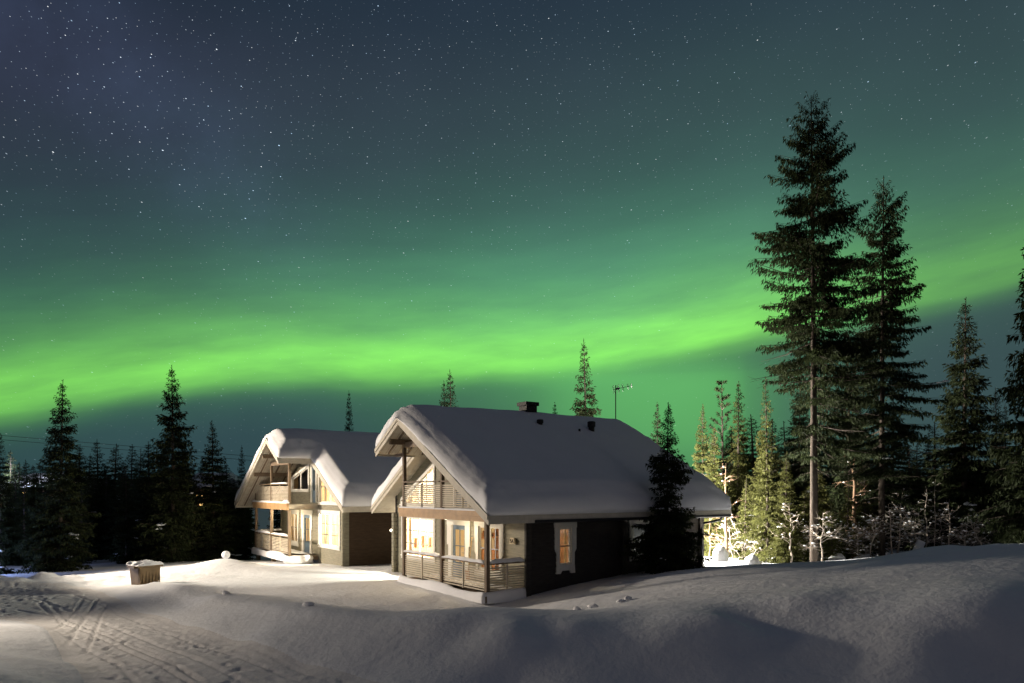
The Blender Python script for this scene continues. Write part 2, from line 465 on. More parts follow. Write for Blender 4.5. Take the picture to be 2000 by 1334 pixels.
CP += [(-30, 45, -.8), (-15, 48, -.9), (0, 50, -.5), (12, 48, .2), (25, 45, .5), (35, 40, .9), (30, 20, 2.2), (22, 12, 1.8), (-30, 30, -.3), (-26, 22, .0), (-22, 14, .6),
       (0, 0, .3), (4, 1, .4), (-5, 2, .3), (-12, 4, .6), (9, 6, .6), (14, 12, 1.3), (0, 38, .1), (4, 35, .4), (-8, 42, -.2), (-3, 33, .15), (8, 34, .55), (14, 38, .4), (20, 34, .6), (9, 28.5, .72),
       (-40, 60, -1.6), (0, 65, -1.0), (40, 60, .3), (-60, 20, 0), (60, 20, 2.0), (0, -20, .6), (-30, -10, .8), (30, -10, 2.2), (-60, 80, -2.5), (60, 80, 0)]
CP = np.array(CP)
_c2 = .4 ** 2
_D = np.sqrt(((CP[:, None, :2] - CP[None, :, :2]) ** 2).sum(-1) + _c2)
_A = np.block([[_D + np.eye(len(CP)) * -.02, np.ones((len(CP), 1))], [np.ones((1, len(CP))), np.zeros((1, 1))]])
_W = np.linalg.solve(_A, np.append(CP[:, 2], 0))


def inside_house(x, y, P, sg, pad):
    dx, dy = x - P.x, y - P.y
    a = (dx * U.x + dy * U.y) * sg; t = dx * Vv.x + dy * Vv.y
    low = (a > pad) & (a < HW - pad) & (t > T_WALL + pad) & (t < T_END - pad)
    porch = (a > pad) & (a < 5.85 - pad) & (t > -.1 + pad) & (t < T_WALL + pad + .1)
    return low | porch


LIP = np.array([img(*q)[:2] for q in [(285, 1143, .32), (300, 1142, .36), (350, 1153, .46), (420, 1174, .52), (500, 1184, .58), (560, 1192, .64), (630, 1200, .70), (700, 1205, .74), (790, 1213, .80), (860, 1218, .86), (910, 1211, .94), (965, 1204, 1.02), (1020, 1207, 1.02), (1075, 1214, 1.0)]])


def ground_z(x, y, micro=True):
    x = np.atleast_1d(np.asarray(x, float)); y = np.atleast_1d(np.asarray(y, float))
    sh = x.shape; xf, yf = x.ravel(), y.ravel()
    z = np.empty_like(xf)
    for i in range(0, len(xf), 20000):
        s = slice(i, i + 20000)
        D = np.sqrt((xf[s, None] - CP[None, :, 0]) ** 2 + (yf[s, None] - CP[None, :, 1]) ** 2 + _c2)
        z[s] = D @ _W[:-1] + _W[-1]
    far = smooth(55, 110, np.hypot(xf, yf - 20))
    z = z * (1 - far) + (-2.2 + 2.5 * fbm(xf / 60, yf / 60, 91, 3)) * far
    if micro:
        near = 1 - smooth(35, 60, np.hypot(xf, yf - 20))
        z = z + near * (.055 * fbm(xf / 3.4, yf / 3.4, 3, 5, .5) + .022 * fbm(xf / .8, yf / .8, 37, 2, .5))
        # wind ripples on the right-hand drift
        rip = smooth(0, 3, xf) * smooth(9, 12, yf) * (1 - smooth(20, 23, yf))
        z = z + rip * .085 * fbm((xf * .5 + yf * .86) / 1.1, (xf * .86 - yf * .5) / 4.5, 17, 3)
        # lumpy ploughed snow beyond the road and on the far right crest
        lump = np.exp(-((xf + 18) / 7) ** 2 - ((yf - 29.3) / 1.3) ** 2) + np.exp(-((xf - 15) / 2.6) ** 2 - ((yf - 19) / 2.5) ** 2)
        best = np.full(xf.shape, 9.0); sgn = np.zeros(xf.shape); alng = np.zeros(xf.shape)
        for i in range(len(LIP) - 1):
            (ax, ay), (bx, by) = LIP[i], LIP[i + 1]; ex, ey = bx - ax, by - ay
            t = np.clip(((xf - ax) * ex + (yf - ay) * ey) / (ex * ex + ey * ey), 0, 1)
            dd = np.hypot(xf - ax - t * ex, yf - ay - t * ey); up = dd < best
            best = np.where(up, dd, best); sgn = np.where(up, np.sign(ex * (yf - ay) - ey * (xf - ax)), sgn); alng = np.where(up, (i + t) / (len(LIP) - 1), alng)
        wid = np.where(sgn > 0, 1.3, .30)
        amp = .10 * smooth(0, .12, alng) * (1 - smooth(.86, 1, alng)) * (1 + .8 * fbm(xf / 3.0, yf / 3.0, 29, 3, .5))
        z = z + amp * np.exp(-(best / wid) ** 2)
        z = z + lump * .34 * fbm(xf / .9, yf / .9, 23, 3, .55)
    for P, sg in ((P1, -1), (P2, 1)):
        z = np.where(inside_house(xf, yf, P, sg, .08), np.minimum(z, .1), z)
    return z.reshape(sh)


def gz(x, y): return float(ground_z(x, y)[0])


ROADPX = [(-700, 1172), (-300, 1158), (-100, 1152), (60, 1147), (176, 1147), (212, 1163), (270, 1196), (350, 1221), (450, 1250), (590, 1297), (700, 1322), (820, 1356), (930, 1400), (980, 1600),
          (330, 1600), (200, 1400), (166, 1345), (116, 1290), (80, 1240), (40, 1214), (-60, 1210), (-300, 1222), (-700, 1230)]
ROAD = np.array([img(a, b_, 0.0)[:2] for a, b_ in ROADPX])


def road_mask(x, y):
    """signed distance to the road's edge (positive on the road)"""
    best = np.full(x.shape, 1e9); ins = np.zeros(x.shape, bool)
    n = len(ROAD)
    for i in range(n):
        ax, ay = ROAD[i]; bx, by = ROAD[(i + 1) % n]
        ex, ey = bx - ax, by - ay
        t = np.clip(((x - ax) * ex + (y - ay) * ey) / (ex * ex + ey * ey + 1e-9), 0, 1)
        best = np.minimum(best, np.hypot(x - ax - t * ex, y - ay - t * ey))
        c = ((ay > y) != (by > y)) & (x < (bx - ax) * (y - ay) / (by - ay + 1e-12) + ax)
        ins ^= c
    return np.where(ins, best, -best)


def axis(lo, hi, step, far_lo, far_hi):
    a = list(np.arange(lo, hi + 1e-6, step)); s = step; v = hi
    while v < far_hi: s *= 1.28; v += s; a.append(v)
    s = step; v = lo; pre = []
    while v > far_lo: s *= 1.28; v -= s; pre.append(v)
    return np.array(pre[::-1] + a)


def grid_faces(ny, nx):
    i = np.arange(ny - 1)[:, None] * nx + np.arange(nx - 1)[None, :]
    return np.stack([i, i + 1, i + nx + 1, i + nx], -1).reshape(-1, 4)


gx = axis(-19, 17, .11, -900, 900); gy = axis(6.5, 37, .11, -300, 900)
GX, GY = np.meshgrid(gx, gy)
GZ = ground_z(GX, GY)
GZ = GZ - .22 * smooth(.0, .55, road_mask(GX, GY))
tag(mesh_obj('snow_ground', np.stack([GX, GY, GZ], -1).reshape(-1, 3), grid_faces(*GX.shape), M['snow'], smooth=True, recalc=False),
    'deep drifted snow with ploughed banks round both cabins', 'ground', kind='structure')

# trodden road: footprints and sledge tracks are real dents
rx = np.arange(-24, -.4, .055); ry = np.arange(9.5, 31.5, .055)
RX, RY = np.meshgrid(rx, ry)
rm = road_mask(RX, RY)
GRD = ground_z(RX, RY)
RZ_ = ground_z(RX, RY, False) * .35 + .012 * fbm(RX / .5, RY / .5, 41, 4, .6) + .03 * fbm(RX / 2.2, RY / 2.2, 47, 2)


def dent(cx, cy, ang, la, lb, dep):
    r = max(la, lb) * 1.9
    i0, i1 = np.searchsorted(rx, [cx - r, cx + r]); j0, j1 = np.searchsorted(ry, [cy - r, cy + r])
    if i1 <= i0 or j1 <= j0: return
    X, Y = RX[j0:j1, i0:i1] - cx, RY[j0:j1, i0:i1] - cy
    a = X * math.cos(ang) + Y * math.sin(ang); c = -X * math.sin(ang) + Y * math.cos(ang)
    q = (a / la) ** 2 + (c / lb) ** 2
    RZ_[j0:j1, i0:i1] += -dep * np.exp(-q ** 1.5) + .35 * dep * np.exp(-((np.sqrt(q) - 1.5) / .35) ** 2)


main = math.atan2(-14, 15)
for k in range(95):                                     # walkers' lines
    px, py = rng.uniform(-21, -4), rng.uniform(11, 29)
    a = main + rng.normal(0, .28) + (math.pi if rng.random() < .5 else 0)
    side = 1
    for s in range(int(rng.integers(12, 34))):
        px += .62 * math.cos(a); py += .62 * math.sin(a); a += rng.normal(0, .05); side = -side
        dent(px - side * .10 * math.sin(a), py + side * .10 * math.cos(a), a + rng.normal(0, .15), rng.uniform(.13, .2), rng.uniform(.05, .08), rng.uniform(.02, .05))
for k in range(1600):
    dent(rng.uniform(-22, -3), rng.uniform(10.5, 29.5), main + rng.normal(0, .7), rng.uniform(.10, .26), rng.uniform(.04, .10), rng.uniform(.010, .030))


def track(pts, off=(-.22, .22), w=.05, dep=.038):
    W_ = [Vector(img(a, b_, 0)[:2] + (0,)) for a, b_ in pts]
    for p, q in zip(W_[:-1], W_[1:]):
        d = (q - p); L = d.length; ang = math.atan2(d.y, d.x); nrm = Vector((-math.sin(ang), math.cos(ang), 0))
        for o in off:
            n = int(L / .16)
            for i in range(n + 1):
                c = p + d * (i / max(n, 1)) + nrm * o
                dent(c.x, c.y, ang, .15, w, dep)


track([(178, 1168), (165, 1190), (140, 1222), (112, 1246)]); track([(208, 1168), (180, 1204), (160, 1250), (146, 1276)])
track([(85, 1180), (130, 1215), (230, 1255), (330, 1300), (380, 1330)], (-.12, .12)); track([(110, 1165), (180, 1190), (300, 1230), (430, 1275), (560, 1330)], (-.6, .55), .08, .022)
track([(140, 1155), (240, 1200), (360, 1245), (520, 1300), (640, 1345)], (-.1, .3), .05, .02); track([(0, 1195), (120, 1220), (280, 1290), (330, 1334)], (-.5, .5), .07, .02)
edge = smooth(.0, .8, rm + .12 * vnoise(RX / .7, RY / .7, 83))
RZ_ = (GRD - .012) * (1 - edge) + RZ_ * edge
keep = (rm > -.25)
F = grid_faces(*RX.shape)
kf = keep.ravel()[F].all(1); F = F[kf]
used = np.unique(F); remap = np.full(RX.size, -1); remap[used] = np.arange(len(used))
tag(mesh_obj('snowy_road', np.stack([RX, RY, RZ_], -1).reshape(-1, 3)[used], remap[F], M['road'], smooth=True, recalc=False),
    'packed snow road full of footprints and sledge tracks', 'road', kind='structure')
# far hills under the horizon
hb = MB()
n = 90
ring = []
for k in range(n + 1):
    a = R(-70 + 140 * k / n)
    h = 2 + 7 * abs(math.sin(k * .37)) * .4 + 6 * (vnoise(np.array([k * .21]), np.array([3.3]), 5)[0] + .5)
    ring.append([(r * math.sin(a), r * math.cos(a), z) for r, z in ((260, -6), (330, h * .6), (430, h * 1.25), (520, -6))])
for k in range(n):
    for j in range(3): hb.poly([ring[k][j], ring[k + 1][j], ring[k + 1][j + 1], ring[k][j + 1]])
M['hill'] = material('far dark forest hill', (.02, .028, .025), .9, 0, 1, .4, .05)
tag(hb.build('hills', M['hill'], smooth=True), kind='structure')

# ------------------------------------------------------------------ cabins

def roof_z(a): return RZT - PITCH * abs(a - RIDGE)


def clip_band(poly, z0, z1):
    """clip a convex (c, z) polygon to z0..z1"""
    def half(P, f):
        out = []
        for i in range(len(P)):
            p, q = P[i], P[(i + 1) % len(P)]; fp, fq = f(p), f(q)
            if fp >= 0: out.append(p)
            if (fp > 0 > fq) or (fp < 0 < fq):
                t = fp / (fp - fq); out.append((p[0] + (q[0] - p[0]) * t, p[1] + (q[1] - p[1]) * t))
        return out
    P = half(poly, lambda p: p[1] - z0)
    return half(P, lambda p: z1 - p[1]) if len(P) > 2 else []


def wall(fn, c_breaks, zlo, zhi, openings, course=.185, proud=.028):
    """lapped log siding; fn(c, d, z) maps along-wall c and outward d; openings: (c0, c1, zlo0, zlo1, zhi0, zhi1) linear in c"""
    mb = MB()
    cuts = sorted(set(list(c_breaks) + [o[0] for o in openings] + [o[1] for o in openings]))
    for c0, c1 in zip(cuts[:-1], cuts[1:]):
        if c1 - c0 < 1e-4: continue
        cm = (c0 + c1) / 2; segs = []
        lo = (zlo(c0), zlo(c1))
        ops = sorted([o for o in openings if o[0] <= cm <= o[1]], key=lambda o: o[2])
        def at(o, k, c): return o[k] + (o[k + 1] - o[k]) * (c - o[0]) / (o[1] - o[0])
        for o in ops:
            segs.append((lo, (at(o, 2, c0), at(o, 2, c1)))); lo = (at(o, 4, c0), at(o, 4, c1))
        segs.append((lo, (zhi(c0 + 1e-6), zhi(c1 - 1e-6))))
        for (l0, l1), (h0, h1) in segs:
            if h0 - l0 < .003 and h1 - l1 < .003: continue
            P = [(c0, l0), (c1, l1), (c1, max(h1, l1)), (c0, max(h0, l0))]
            k = math.floor(min(l0, l1) / course)
            while k * course < max(h0, h1):
                z0, z1 = k * course, (k + 1) * course
                Q = clip_band(P, z0, z1)
                if len(Q) > 2:
                    mb.poly([fn(c, proud * (1 - (z - z0) / course) ** 1.0, z) for c, z in Q])
                    e = [p for p in Q if abs(p[1] - z0) < 1e-5]
                    if len(e) >= 2:
                        a, b_ = min(p[0] for p in e), max(p[0] for p in e)
                        mb.poly([fn(a, 0, z0), fn(b_, 0, z0), fn(b_, proud, z0), fn(a, proud, z0)])
                k += 1
    return mb


def window(root, fn, c0, c1, z0, z1, cols, rows, zt=None, sashes=2, shoulder=False, curtains=True, trim=.15, name='window', apron=False, blank=False):
    """zt: (left, right) tops of a sloping window; else flat top z1"""
    t0, t1 = zt if zt else (z1, z1)
    w = c1 - c0
    def top(c): return t0 + (t1 - t0) * (c - c0) / w
    fr = MB()
    def strip(pts, d0, d1):
        V = [fn(c, d0, z) for c, z in pts] + [fn(c, d1, z) for c, z in pts]; n = len(pts)
        fr.mesh(V, [tuple(range(n))[::-1], tuple(range(n, 2 * n))] + [(j, (j + 1) % n, n + (j + 1) % n, n + j) for j in range(n)])
    D0, D1 = -.03, .065
    zb = z0 - trim * (.9 if not apron else .9)
    sh = trim * .55 if shoulder else 0
    zm = z0 + (z1 - z0) * .38
    # side casings, wider above the shoulder when carved
    for s, c in ((-1, c0), (1, c1)):
        tz = top(c)
        if shoulder:
            strip([(c, z0), (c + s * trim * .62, z0), (c + s * trim * .62, zm - .07), (c + s * trim, zm + .05), (c + s * trim, tz), (c, tz)], D0, D1)
        else:
            strip([(c, z0), (c + s * trim, z0), (c + s * trim, tz), (c, tz)], D0, D1)
    ht = .2 if shoulder else trim
    if t0 == t1:
        strip([(c0 - trim - .02, t0), (c1 + trim + .02, t1), (c1 + trim + .02, t1 + ht), (c0 - trim - .02, t0 + ht)], D0, D1 + .004)
    else:
        strip([(c0 - trim, t0), (c1 + trim, t1), (c1 + trim, t1 + trim), (c0 - trim, t0 + trim)], D0, D1 + .004)
    if apron:
        k = trim * .62
        strip([(c0 - k, z0), (c0 - k - .02, z0 - .30), (c0 + .03, z0 - .30), (c0 + .10, z0 - .20), (c1 - .10, z0 - .20), (c1 - .03, z0 - .30), (c1 + k + .02, z0 - .30), (c1 + k, z0)], D0, D1 + .003)
    else:
        strip([(c0 - trim, z0 - trim * .9), (c1 + trim, z0 - trim * .9), (c1 + trim, z0), (c0 - trim, z0)], D0, D1 + .003)
        strip([(c0 - trim - .02, z0 - .02), (c1 + trim + .02, z0 - .02), (c1 + trim + .02, z0 + .015), (c0 - trim - .02, z0 + .015)], D1 + .004, D1 + .05)
    f = fr.build(name, M['trim'], root)
    # sash frames and glazing bars
    sb = MB()
    def rect(a0, a1, b0, b1, d0, d1):
        V = [fn(c, d, z) for d in (d0, d1) for c, z in ((a0, b0), (a1, b0), (a1, b1), (a0, b1))]
        sb.mesh(V, [(3, 2, 1, 0), (4, 5, 6, 7), (0, 1, 5, 4), (1, 2, 6, 5), (2, 3, 7, 6), (3, 0, 4, 7)])
    sw = w / sashes
    fb = .055
    for k in range(sashes):
        a0, a1 = c0 + k * sw, c0 + (k + 1) * sw
        def quad(p0, p1, q1, q0, d0, d1):
            V = [fn(c, d, z) for d in (d0, d1) for c, z in (p0, p1, q1, q0)]
            sb.mesh(V, [(3, 2, 1, 0), (4, 5, 6, 7), (0, 1, 5, 4), (1, 2, 6, 5), (2, 3, 7, 6), (3, 0, 4, 7)])
        quad((a0, z0), (a0 + fb, z0), (a0 + fb, top(a0 + fb)), (a0, top(a0)), -.05, .0)
        quad((a1 - fb, z0), (a1, z0), (a1, top(a1)), (a1 - fb, top(a1 - fb)), -.05, .0)
        rect(a0 + fb, a1 - fb, z0, z0 + fb, -.05, .0)
        quad((a0 + fb, top(a0 + fb) - fb), (a1 - fb, top(a1 - fb) - fb), (a1 - fb, top(a1 - fb)), (a0 + fb, top(a0 + fb)), -.05, .0)
    f2 = sb.build('sash', M['trim'], f)
    if cols * rows > 1:
        bb = sb = MB()
        for k in range(sashes):
            a0, a1 = c0 + k * sw + fb, c0 + (k + 1) * sw - fb
            for j in range(1, cols):
                c = a0 + (a1 - a0) * j / cols; rect(c - .018, c + .018, z0 + fb, top(c) - fb, -.036, -.012)
            zmx = max(top(a0), top(a1))
            for j in range(1, rows):
                z = z0 + (zmx - z0) * j / rows
                lo_, hi_ = a0, a1
                if t0 != t1:
                    cc = c0 + (z + fb - t0) / (t1 - t0) * w
                    if t1 > t0: lo_ = max(lo_, cc)
                    else: hi_ = min(hi_, cc)
                if hi_ - lo_ > .05: rect(lo_, hi_, z - .018, z + .018, -.034, -.014)
        bb.build('glazing_bar', M['galv'], f)
    gp = MB()
    gp.poly([fn(c0, -.025, z0), fn(c1, -.025, z0), fn(c1, -.025, t1), fn(c0, -.025, t0)])
    gp.build('pane', M['glass'], f)
    if curtains:
        for side in (0, 1):
            cu = MB()
            n = 14; cw = min(.42, w * .2)
            pts = []
            for k in range(n + 1):
                s = k / n; c = (c0 + s * cw) if side == 0 else (c1 - s * cw)
                pts.append((c, -.22 - .035 * math.sin(s * 22)))
            for (ca, da), (cb, db) in zip(pts[:-1], pts[1:]):
                cu.poly([fn(ca, da, z0 - .1), fn(cb, db, z0 - .1), fn(cb, db, top(cb) + .02), fn(ca, da, top(ca) + .02)])
            cu.build('curtain', M['curtain'], f, smooth=True)
    return f


def snow_roof(root, sg, polymask, al, tl, T, seed):
    """snow blanket over the roof planform: al/tl sorted grid lines; polymask(a, t) -> signed distance to the planform edge"""
    A, TT = np.meshgrid(al, tl)
    d = polymask(A, TT)
    rr = .62
    side = smooth(-.35, .35, (RIDGE - A) if sg < 0 else (A - RIDGE))       # wind-thinned verge on one slope
    dv = np.where(A > A_CUT, TT - T_CUT, TT - T_FRONT)
    thin = side * (1 - smooth(.3, 1.2, dv)) * smooth(.1, 1.4, np.minimum(A - AE, A_FAR - A))
    e = np.clip(d / (.42 + .55 * thin), 0, 1)
    prof = np.sqrt(np.clip(1 - (1 - e) ** 2.4, 0, 1))
    thick = T * (1 + .28 * (1 - .65 * thin) * fbm(A / 1.3, TT / 1.3, seed, 3)) * ((.52 - .30 * thin) + (.48 + .30 * thin) * prof)
    for it in range(26):
        q = np.pad(thick, 1, mode='edge'); thick = np.where(d > (.12 if it < 4 else .22), .2 * (q[1:-1, 1:-1] + q[:-2, 1:-1] + q[2:, 1:-1] + q[1:-1, :-2] + q[1:-1, 2:]), thick)
    rid = np.sqrt((A - RIDGE) ** 2 + .22)
    zt = RZT - PITCH * rid + .22 * np.clip(d / .5, .25, 1) + thick
    zb = RZT - PITCH * np.abs(A - RIDGE) + .015
    # bulge the rim outward and let it sag a little
    inn = d < .02
    sag = (.11 * fbm(A / .5, TT / .5, seed + 5, 3) + .06 * fbm(A / 1.6, TT / 1.6, seed + 9, 2))
    zb = np.where(inn, zb - .01 + np.minimum(sag, .0) * .9 * (fbm(A / .9, TT / .9, seed + 31, 2) > .05), zb)
    gya, gyt = np.gradient(d, al, axis=1), np.gradient(d, tl, axis=0)
    gl = np.hypot(gya, gyt) + 1e-6
    out = .045 + .09 * (fbm(A / .8, TT / .8, seed + 3, 3))
    TA = A - np.where(d < .12, gya / gl * out, 0); Tt = TT - np.where(d < .12, gyt / gl * out, 0)
    zt = zt + np.where(d < .3, .10 * (1 - .8 * thin) * fbm(A / .45, TT / .45, seed + 11, 3), 0) + .02 * fbm(A / .4, TT / .4, seed + 21, 2)
    ny, nx = A.shape; N = ny * nx
    top_ = np.stack([sg * TA, Tt, zt], -1).reshape(-1, 3); bot = np.stack([sg * (A - np.where(inn, gya / gl * .03, 0)), TT - np.where(inn, gyt / gl * .03, 0), zb], -1).reshape(-1, 3)
    # extra ring half way up the rim, pushed furthest out
    mid = np.stack([sg * (A - gya / gl * (out + .035)), TT - gyt / gl * (out + .035), zb * .55 + zt * .45], -1).reshape(-1, 3)
    V = np.concatenate([top_, bot, mid])
    cell = grid_faces(ny, nx)
    cm = polymask((A[:-1, :-1] + A[1:, 1:]) / 2, (TT[:-1, :-1] + TT[1:, 1:]) / 2).reshape(-1) > 0
    F = [tuple(q) for q in cell[cm].tolist()] + [tuple(k + N for k in q[::-1]) for q in cell[cm].tolist()]
    cmg = np.zeros((ny + 1, nx + 1), bool); cmg[1:-1, 1:-1] = cm.reshape(ny - 1, nx - 1)
    for j in range(ny - 1):
        for i in range(nx - 1):
            if not cmg[j + 1, i + 1]: continue
            b00, b10, b11, b01 = j * nx + i, j * nx + i + 1, (j + 1) * nx + i + 1, (j + 1) * nx + i
            for nb, p, q in ((cmg[j, i + 1], b00, b10), (cmg[j + 1, i + 2], b10, b11), (cmg[j + 2, i + 1], b11, b01), (cmg[j + 1, i], b01, b00)):
                if not nb:
                    F.append((p, p + 2 * N, q + 2 * N, q)); F.append((p + 2 * N, p + N, q + N, q + 2 * N))
    return mesh_obj('roof_snow', V, F, M['roofsnow'], root, smooth=True)


def lines(*segs):
    out = []
    for a, b_, s in segs:
        n = max(1, int(round((b_ - a) / s))); out += list(np.linspace(a, b_, n + 1)[:-1])
    out.append(segs[-1][1]); return np.array(out)


AE, A_CUT, A_FAR, T_CUT, T_BACK = -1.25, 6.6, HW + 1.25, .95, 10.25


def roof_sdf(a, t):
    """L-shaped planform: full width from T_CUT back, the outer part of the gable reaches forward to T_FRONT"""
    d_main = np.minimum(np.minimum(a - AE, A_FAR - a), np.minimum(t - T_CUT, T_BACK - t))
    d_prow = np.minimum(np.minimum(a - AE, A_CUT - a), np.minimum(t - T_FRONT, T_BACK - t))
    u = np.maximum(d_main, d_prow)
    # smooth the distance inside the concave corner
    cx = np.maximum(a - A_CUT, 0); ct = np.maximum(T_CUT - t, 0)
    inside = (a < A_CUT) & (t > T_CUT)
    dc = np.hypot(np.maximum(A_CUT - a, 0), np.maximum(t - T_CUT, 0))
    full = np.minimum(np.minimum(a - AE, A_FAR - a), np.minimum(t - T_FRONT, T_BACK - t))
    return np.where(inside, np.minimum(full, np.maximum(dc, u)), u)


def ico(sub=2):
    import bmesh
    bm = bmesh.new(); bmesh.ops.create_icosphere(bm, subdivisions=sub, radius=1.0)
    V = np.array([v.co[:] for v in bm.verts]); F = [tuple(v.index for v in f.verts) for f in bm.faces]; bm.free()
    return V, F


ICO1, ICO2, ICO3 = ico(1), ico(2), ico(3)


def snow_blob(s, seed, base=None, amt=.5):
    V, F = base or ICO3
    k = fbm(V[:, 0] * 1.3 + V[:, 2] * .7 + seed * 3.1, V[:, 1] * 1.3 - V[:, 2] * .9 + seed * 1.7, seed, 3)
    W_ = V * (1 + amt * k[:, None]); W_ = W_ * np.array(s)
    W_[:, 2] = np.where(W_[:, 2] < 0, W_[:, 2] * .35, W_[:, 2])
    return W_, F


def cabin(P, sg, label, near):
    root = thing('cabin', label, 'cabin', (P.x, P.y, 0), RZ)
    def L(a, t, z): return (sg * a, t, z)
    def fnF(c, d, z): return L(c, T_WALL - d, z)            # gable front
    def fnS(c, d, z): return L(-d, c, z)                    # outer long side
    def fnI(c, d, z): return L(HW + d, c, z)                # inner long side
    def fnB(c, d, z): return L(c, T_END + d, z)
    def box(mb, a0, a1, t0, t1, z0, z1): mb.box(min(sg * a0, sg * a1), max(sg * a0, sg * a1), t0, t1, z0, z1)
    rzu = lambda a: roof_z(a) - .10
    # --- openings
    WA = (6.15, 8.75, .95, 2.55)                            # big lower window
    DR = (3.72, 4.74, .38, 2.42)                            # porch door
    WK = (1.48, 2.82, .86, 2.42)                            # kitchen window
    UW0, UW1 = 6.15, 8.85
    ut0, ut1 = rzu(UW0) - .72, rzu(UW1) - .62
    UD = (3.55, 4.5, 3.05, 5.0) if near else (4.95, 5.6, 3.05, 4.95)
    op = [(WA[0], WA[1], WA[2], WA[2], WA[3], WA[3]), (DR[0], DR[1], DR[2], DR[2], DR[3], DR[3]), (WK[0], WK[1], WK[2], WK[2], WK[3], WK[3]),
          (UW0, UW1, 3.08, 3.08, ut0, ut1), (UD[0], UD[1], UD[2], UD[2], UD[3], UD[3])]
    if not near: op.append((1.5, 4.55, 3.75, 3.75, 4.75 - .55, 5.2)); op[-1] = (1.9, 4.5, 3.7, 3.7, 4.3, 4.95)
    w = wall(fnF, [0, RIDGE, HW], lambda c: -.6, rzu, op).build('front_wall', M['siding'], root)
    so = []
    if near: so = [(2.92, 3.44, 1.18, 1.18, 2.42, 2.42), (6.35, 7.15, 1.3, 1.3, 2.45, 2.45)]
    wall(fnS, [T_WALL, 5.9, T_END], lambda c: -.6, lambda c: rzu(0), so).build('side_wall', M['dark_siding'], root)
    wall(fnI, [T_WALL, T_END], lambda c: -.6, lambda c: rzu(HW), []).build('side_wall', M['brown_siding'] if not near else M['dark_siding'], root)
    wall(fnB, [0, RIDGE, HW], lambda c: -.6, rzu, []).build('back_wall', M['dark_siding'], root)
    # --- corner posts (crossing log ends)
    def cbox(*a):
        q = MB(); box(q, *a); q.build('corner_board', M['dark_siding'] if near else M['siding'], root)
    cbox(-.10, .0, T_WALL - .06, T_WALL + .16, -.5, rzu(0) - .02); cbox(HW, HW + .1, T_WALL - .06, T_WALL + .16, -.5, rzu(HW) - .02)
    cbox(-.10, .0, T_END - .14, T_END + .1, -.5, rzu(0) - .02)
    if near: cbox(-.13, -.01, 5.8, 6.0, -.5, rzu(0) - .02)
    le = MB()                                               # notched log ends at the inner front corner
    for k in range(15):
        z = -.05 + k * .185
        box(le, HW - .02, HW + .17, T_WALL - .20, T_WALL - .04, z, z + .165)
    le.build('log_end', M['siding'], root)
    # --- windows, doors
    window(root, fnF, WA[0], WA[1], WA[2], WA[3], 2, 3, sashes=2)
    window(root, fnF, UW0, UW1, 3.08, 0, 2, 2, zt=(ut0, ut1), sashes=2, trim=.13)
    window(root, fnF, WK[0], WK[1], WK[2], WK[3], 2, 2, sashes=2, shoulder=True, trim=.24)
    if near:
        window(root, fnS, so[0][0], so[0][1], 1.18, 2.42, 1, 2, sashes=1, shoulder=True, trim=.2, apron=True, curtains=True)
        wb = window(root, fnS, so[1][0], so[1][1], 1.3, 2.45, 1, 1, sashes=1, shoulder=True, trim=.2, curtains=False)
        bl = MB(); bl.poly([fnS(6.35, -.08, 1.3), fnS(7.15, -.08, 1.3), fnS(7.15, -.08, 2.45), fnS(6.35, -.08, 2.45)]); bl.build('backing_sheet', M['galv'], wb)  # grey blind behind the glass
    else:
        dw = window(root, fnF, 1.9, 4.5, 3.7, 0, 1, 1, zt=(4.3, 4.95), sashes=2, trim=.12, curtains=False)
        dk = MB(); dk.poly([fnF(1.85, -.3, 3.6), fnF(4.55, -.3, 3.6), fnF(4.55, -.3, 5.1), fnF(1.85, -.3, 5.1)]); dk.build('backing_sheet', M['metal'], dw)  # black sheet painting in the darkness of the unlit room

    def door(D, casing, shoulder):
        a0, a1, z0, z1 = D
        d_ = MB()
        def rect(p0, p1, q0, q1, d0, d1, mb=d_):
            V = [fnF(c, d, z) for d in (d0, d1) for c, z in ((p0, q0), (p1, q0), (p1, q1), (p0, q1))]
            mb.mesh(V, [(3, 2, 1, 0), (4, 5, 6, 7), (0, 1, 5, 4), (1, 2, 6, 5), (2, 3, 7, 6), (3, 0, 4, 7)])
        st = .15; zb = z0 + .62
        rect(a0 + .05, a0 + st, z0, z1 - .03, -.06, -.01); rect(a1 - st, a1 - .05, z0, z1 - .03, -.06, -.01)
        rect(a0 + st, a1 - st, z1 - .2, z1 - .03, -.06, -.01); rect(a0 + st, a1 - st, z0, zb, -.06, -.01)
        cm = (a0 + a1) / 2; zc = (zb + z1 - .2) / 2
        rect(cm - .014, cm + .014, zb, z1 - .2, -.05, -.02); rect(a0 + st, a1 - st, zc - .014, zc + .014, -.048, -.022)
        o = d_.build('door', M['door'], root)
        g = MB(); g.poly([fnF(a0 + st, -.035, zb), fnF(a1 - st, -.035, zb), fnF(a1 - st, -.035, z1 - .2), fnF(a0 + st, -.035, z1 - .2)]); g.build('pane', M['glass'], o)
        h = MB(); h.tube([fnF(a0 + .1, .0, z0 + 1.0), fnF(a0 + .1, .05, z0 + 1.0), fnF(a0 + .22, .05, z0 + 1.0)], .012, 6); h.build('handle', M['galv'], o)
        c = MB()
        k = .32 if shoulder else .12
        for s, x in ((-1, a0), (1, a1)):
            rect(*sorted((x, x + s * k * .72)), z0, z0 + 1.25, -.03, .05, c); rect(*sorted((x, x + s * k)), z0 + 1.25, z1, -.03, .052, c)
            rect(*sorted((x, x - s * .05)), z0, z1, -.06, .03, c)
        rect(a0 - k - .02, a1 + k + .02, z1 - .03, z1 + .22, -.03, .056, c)
        c.build('door_casing', M['trim'], o)
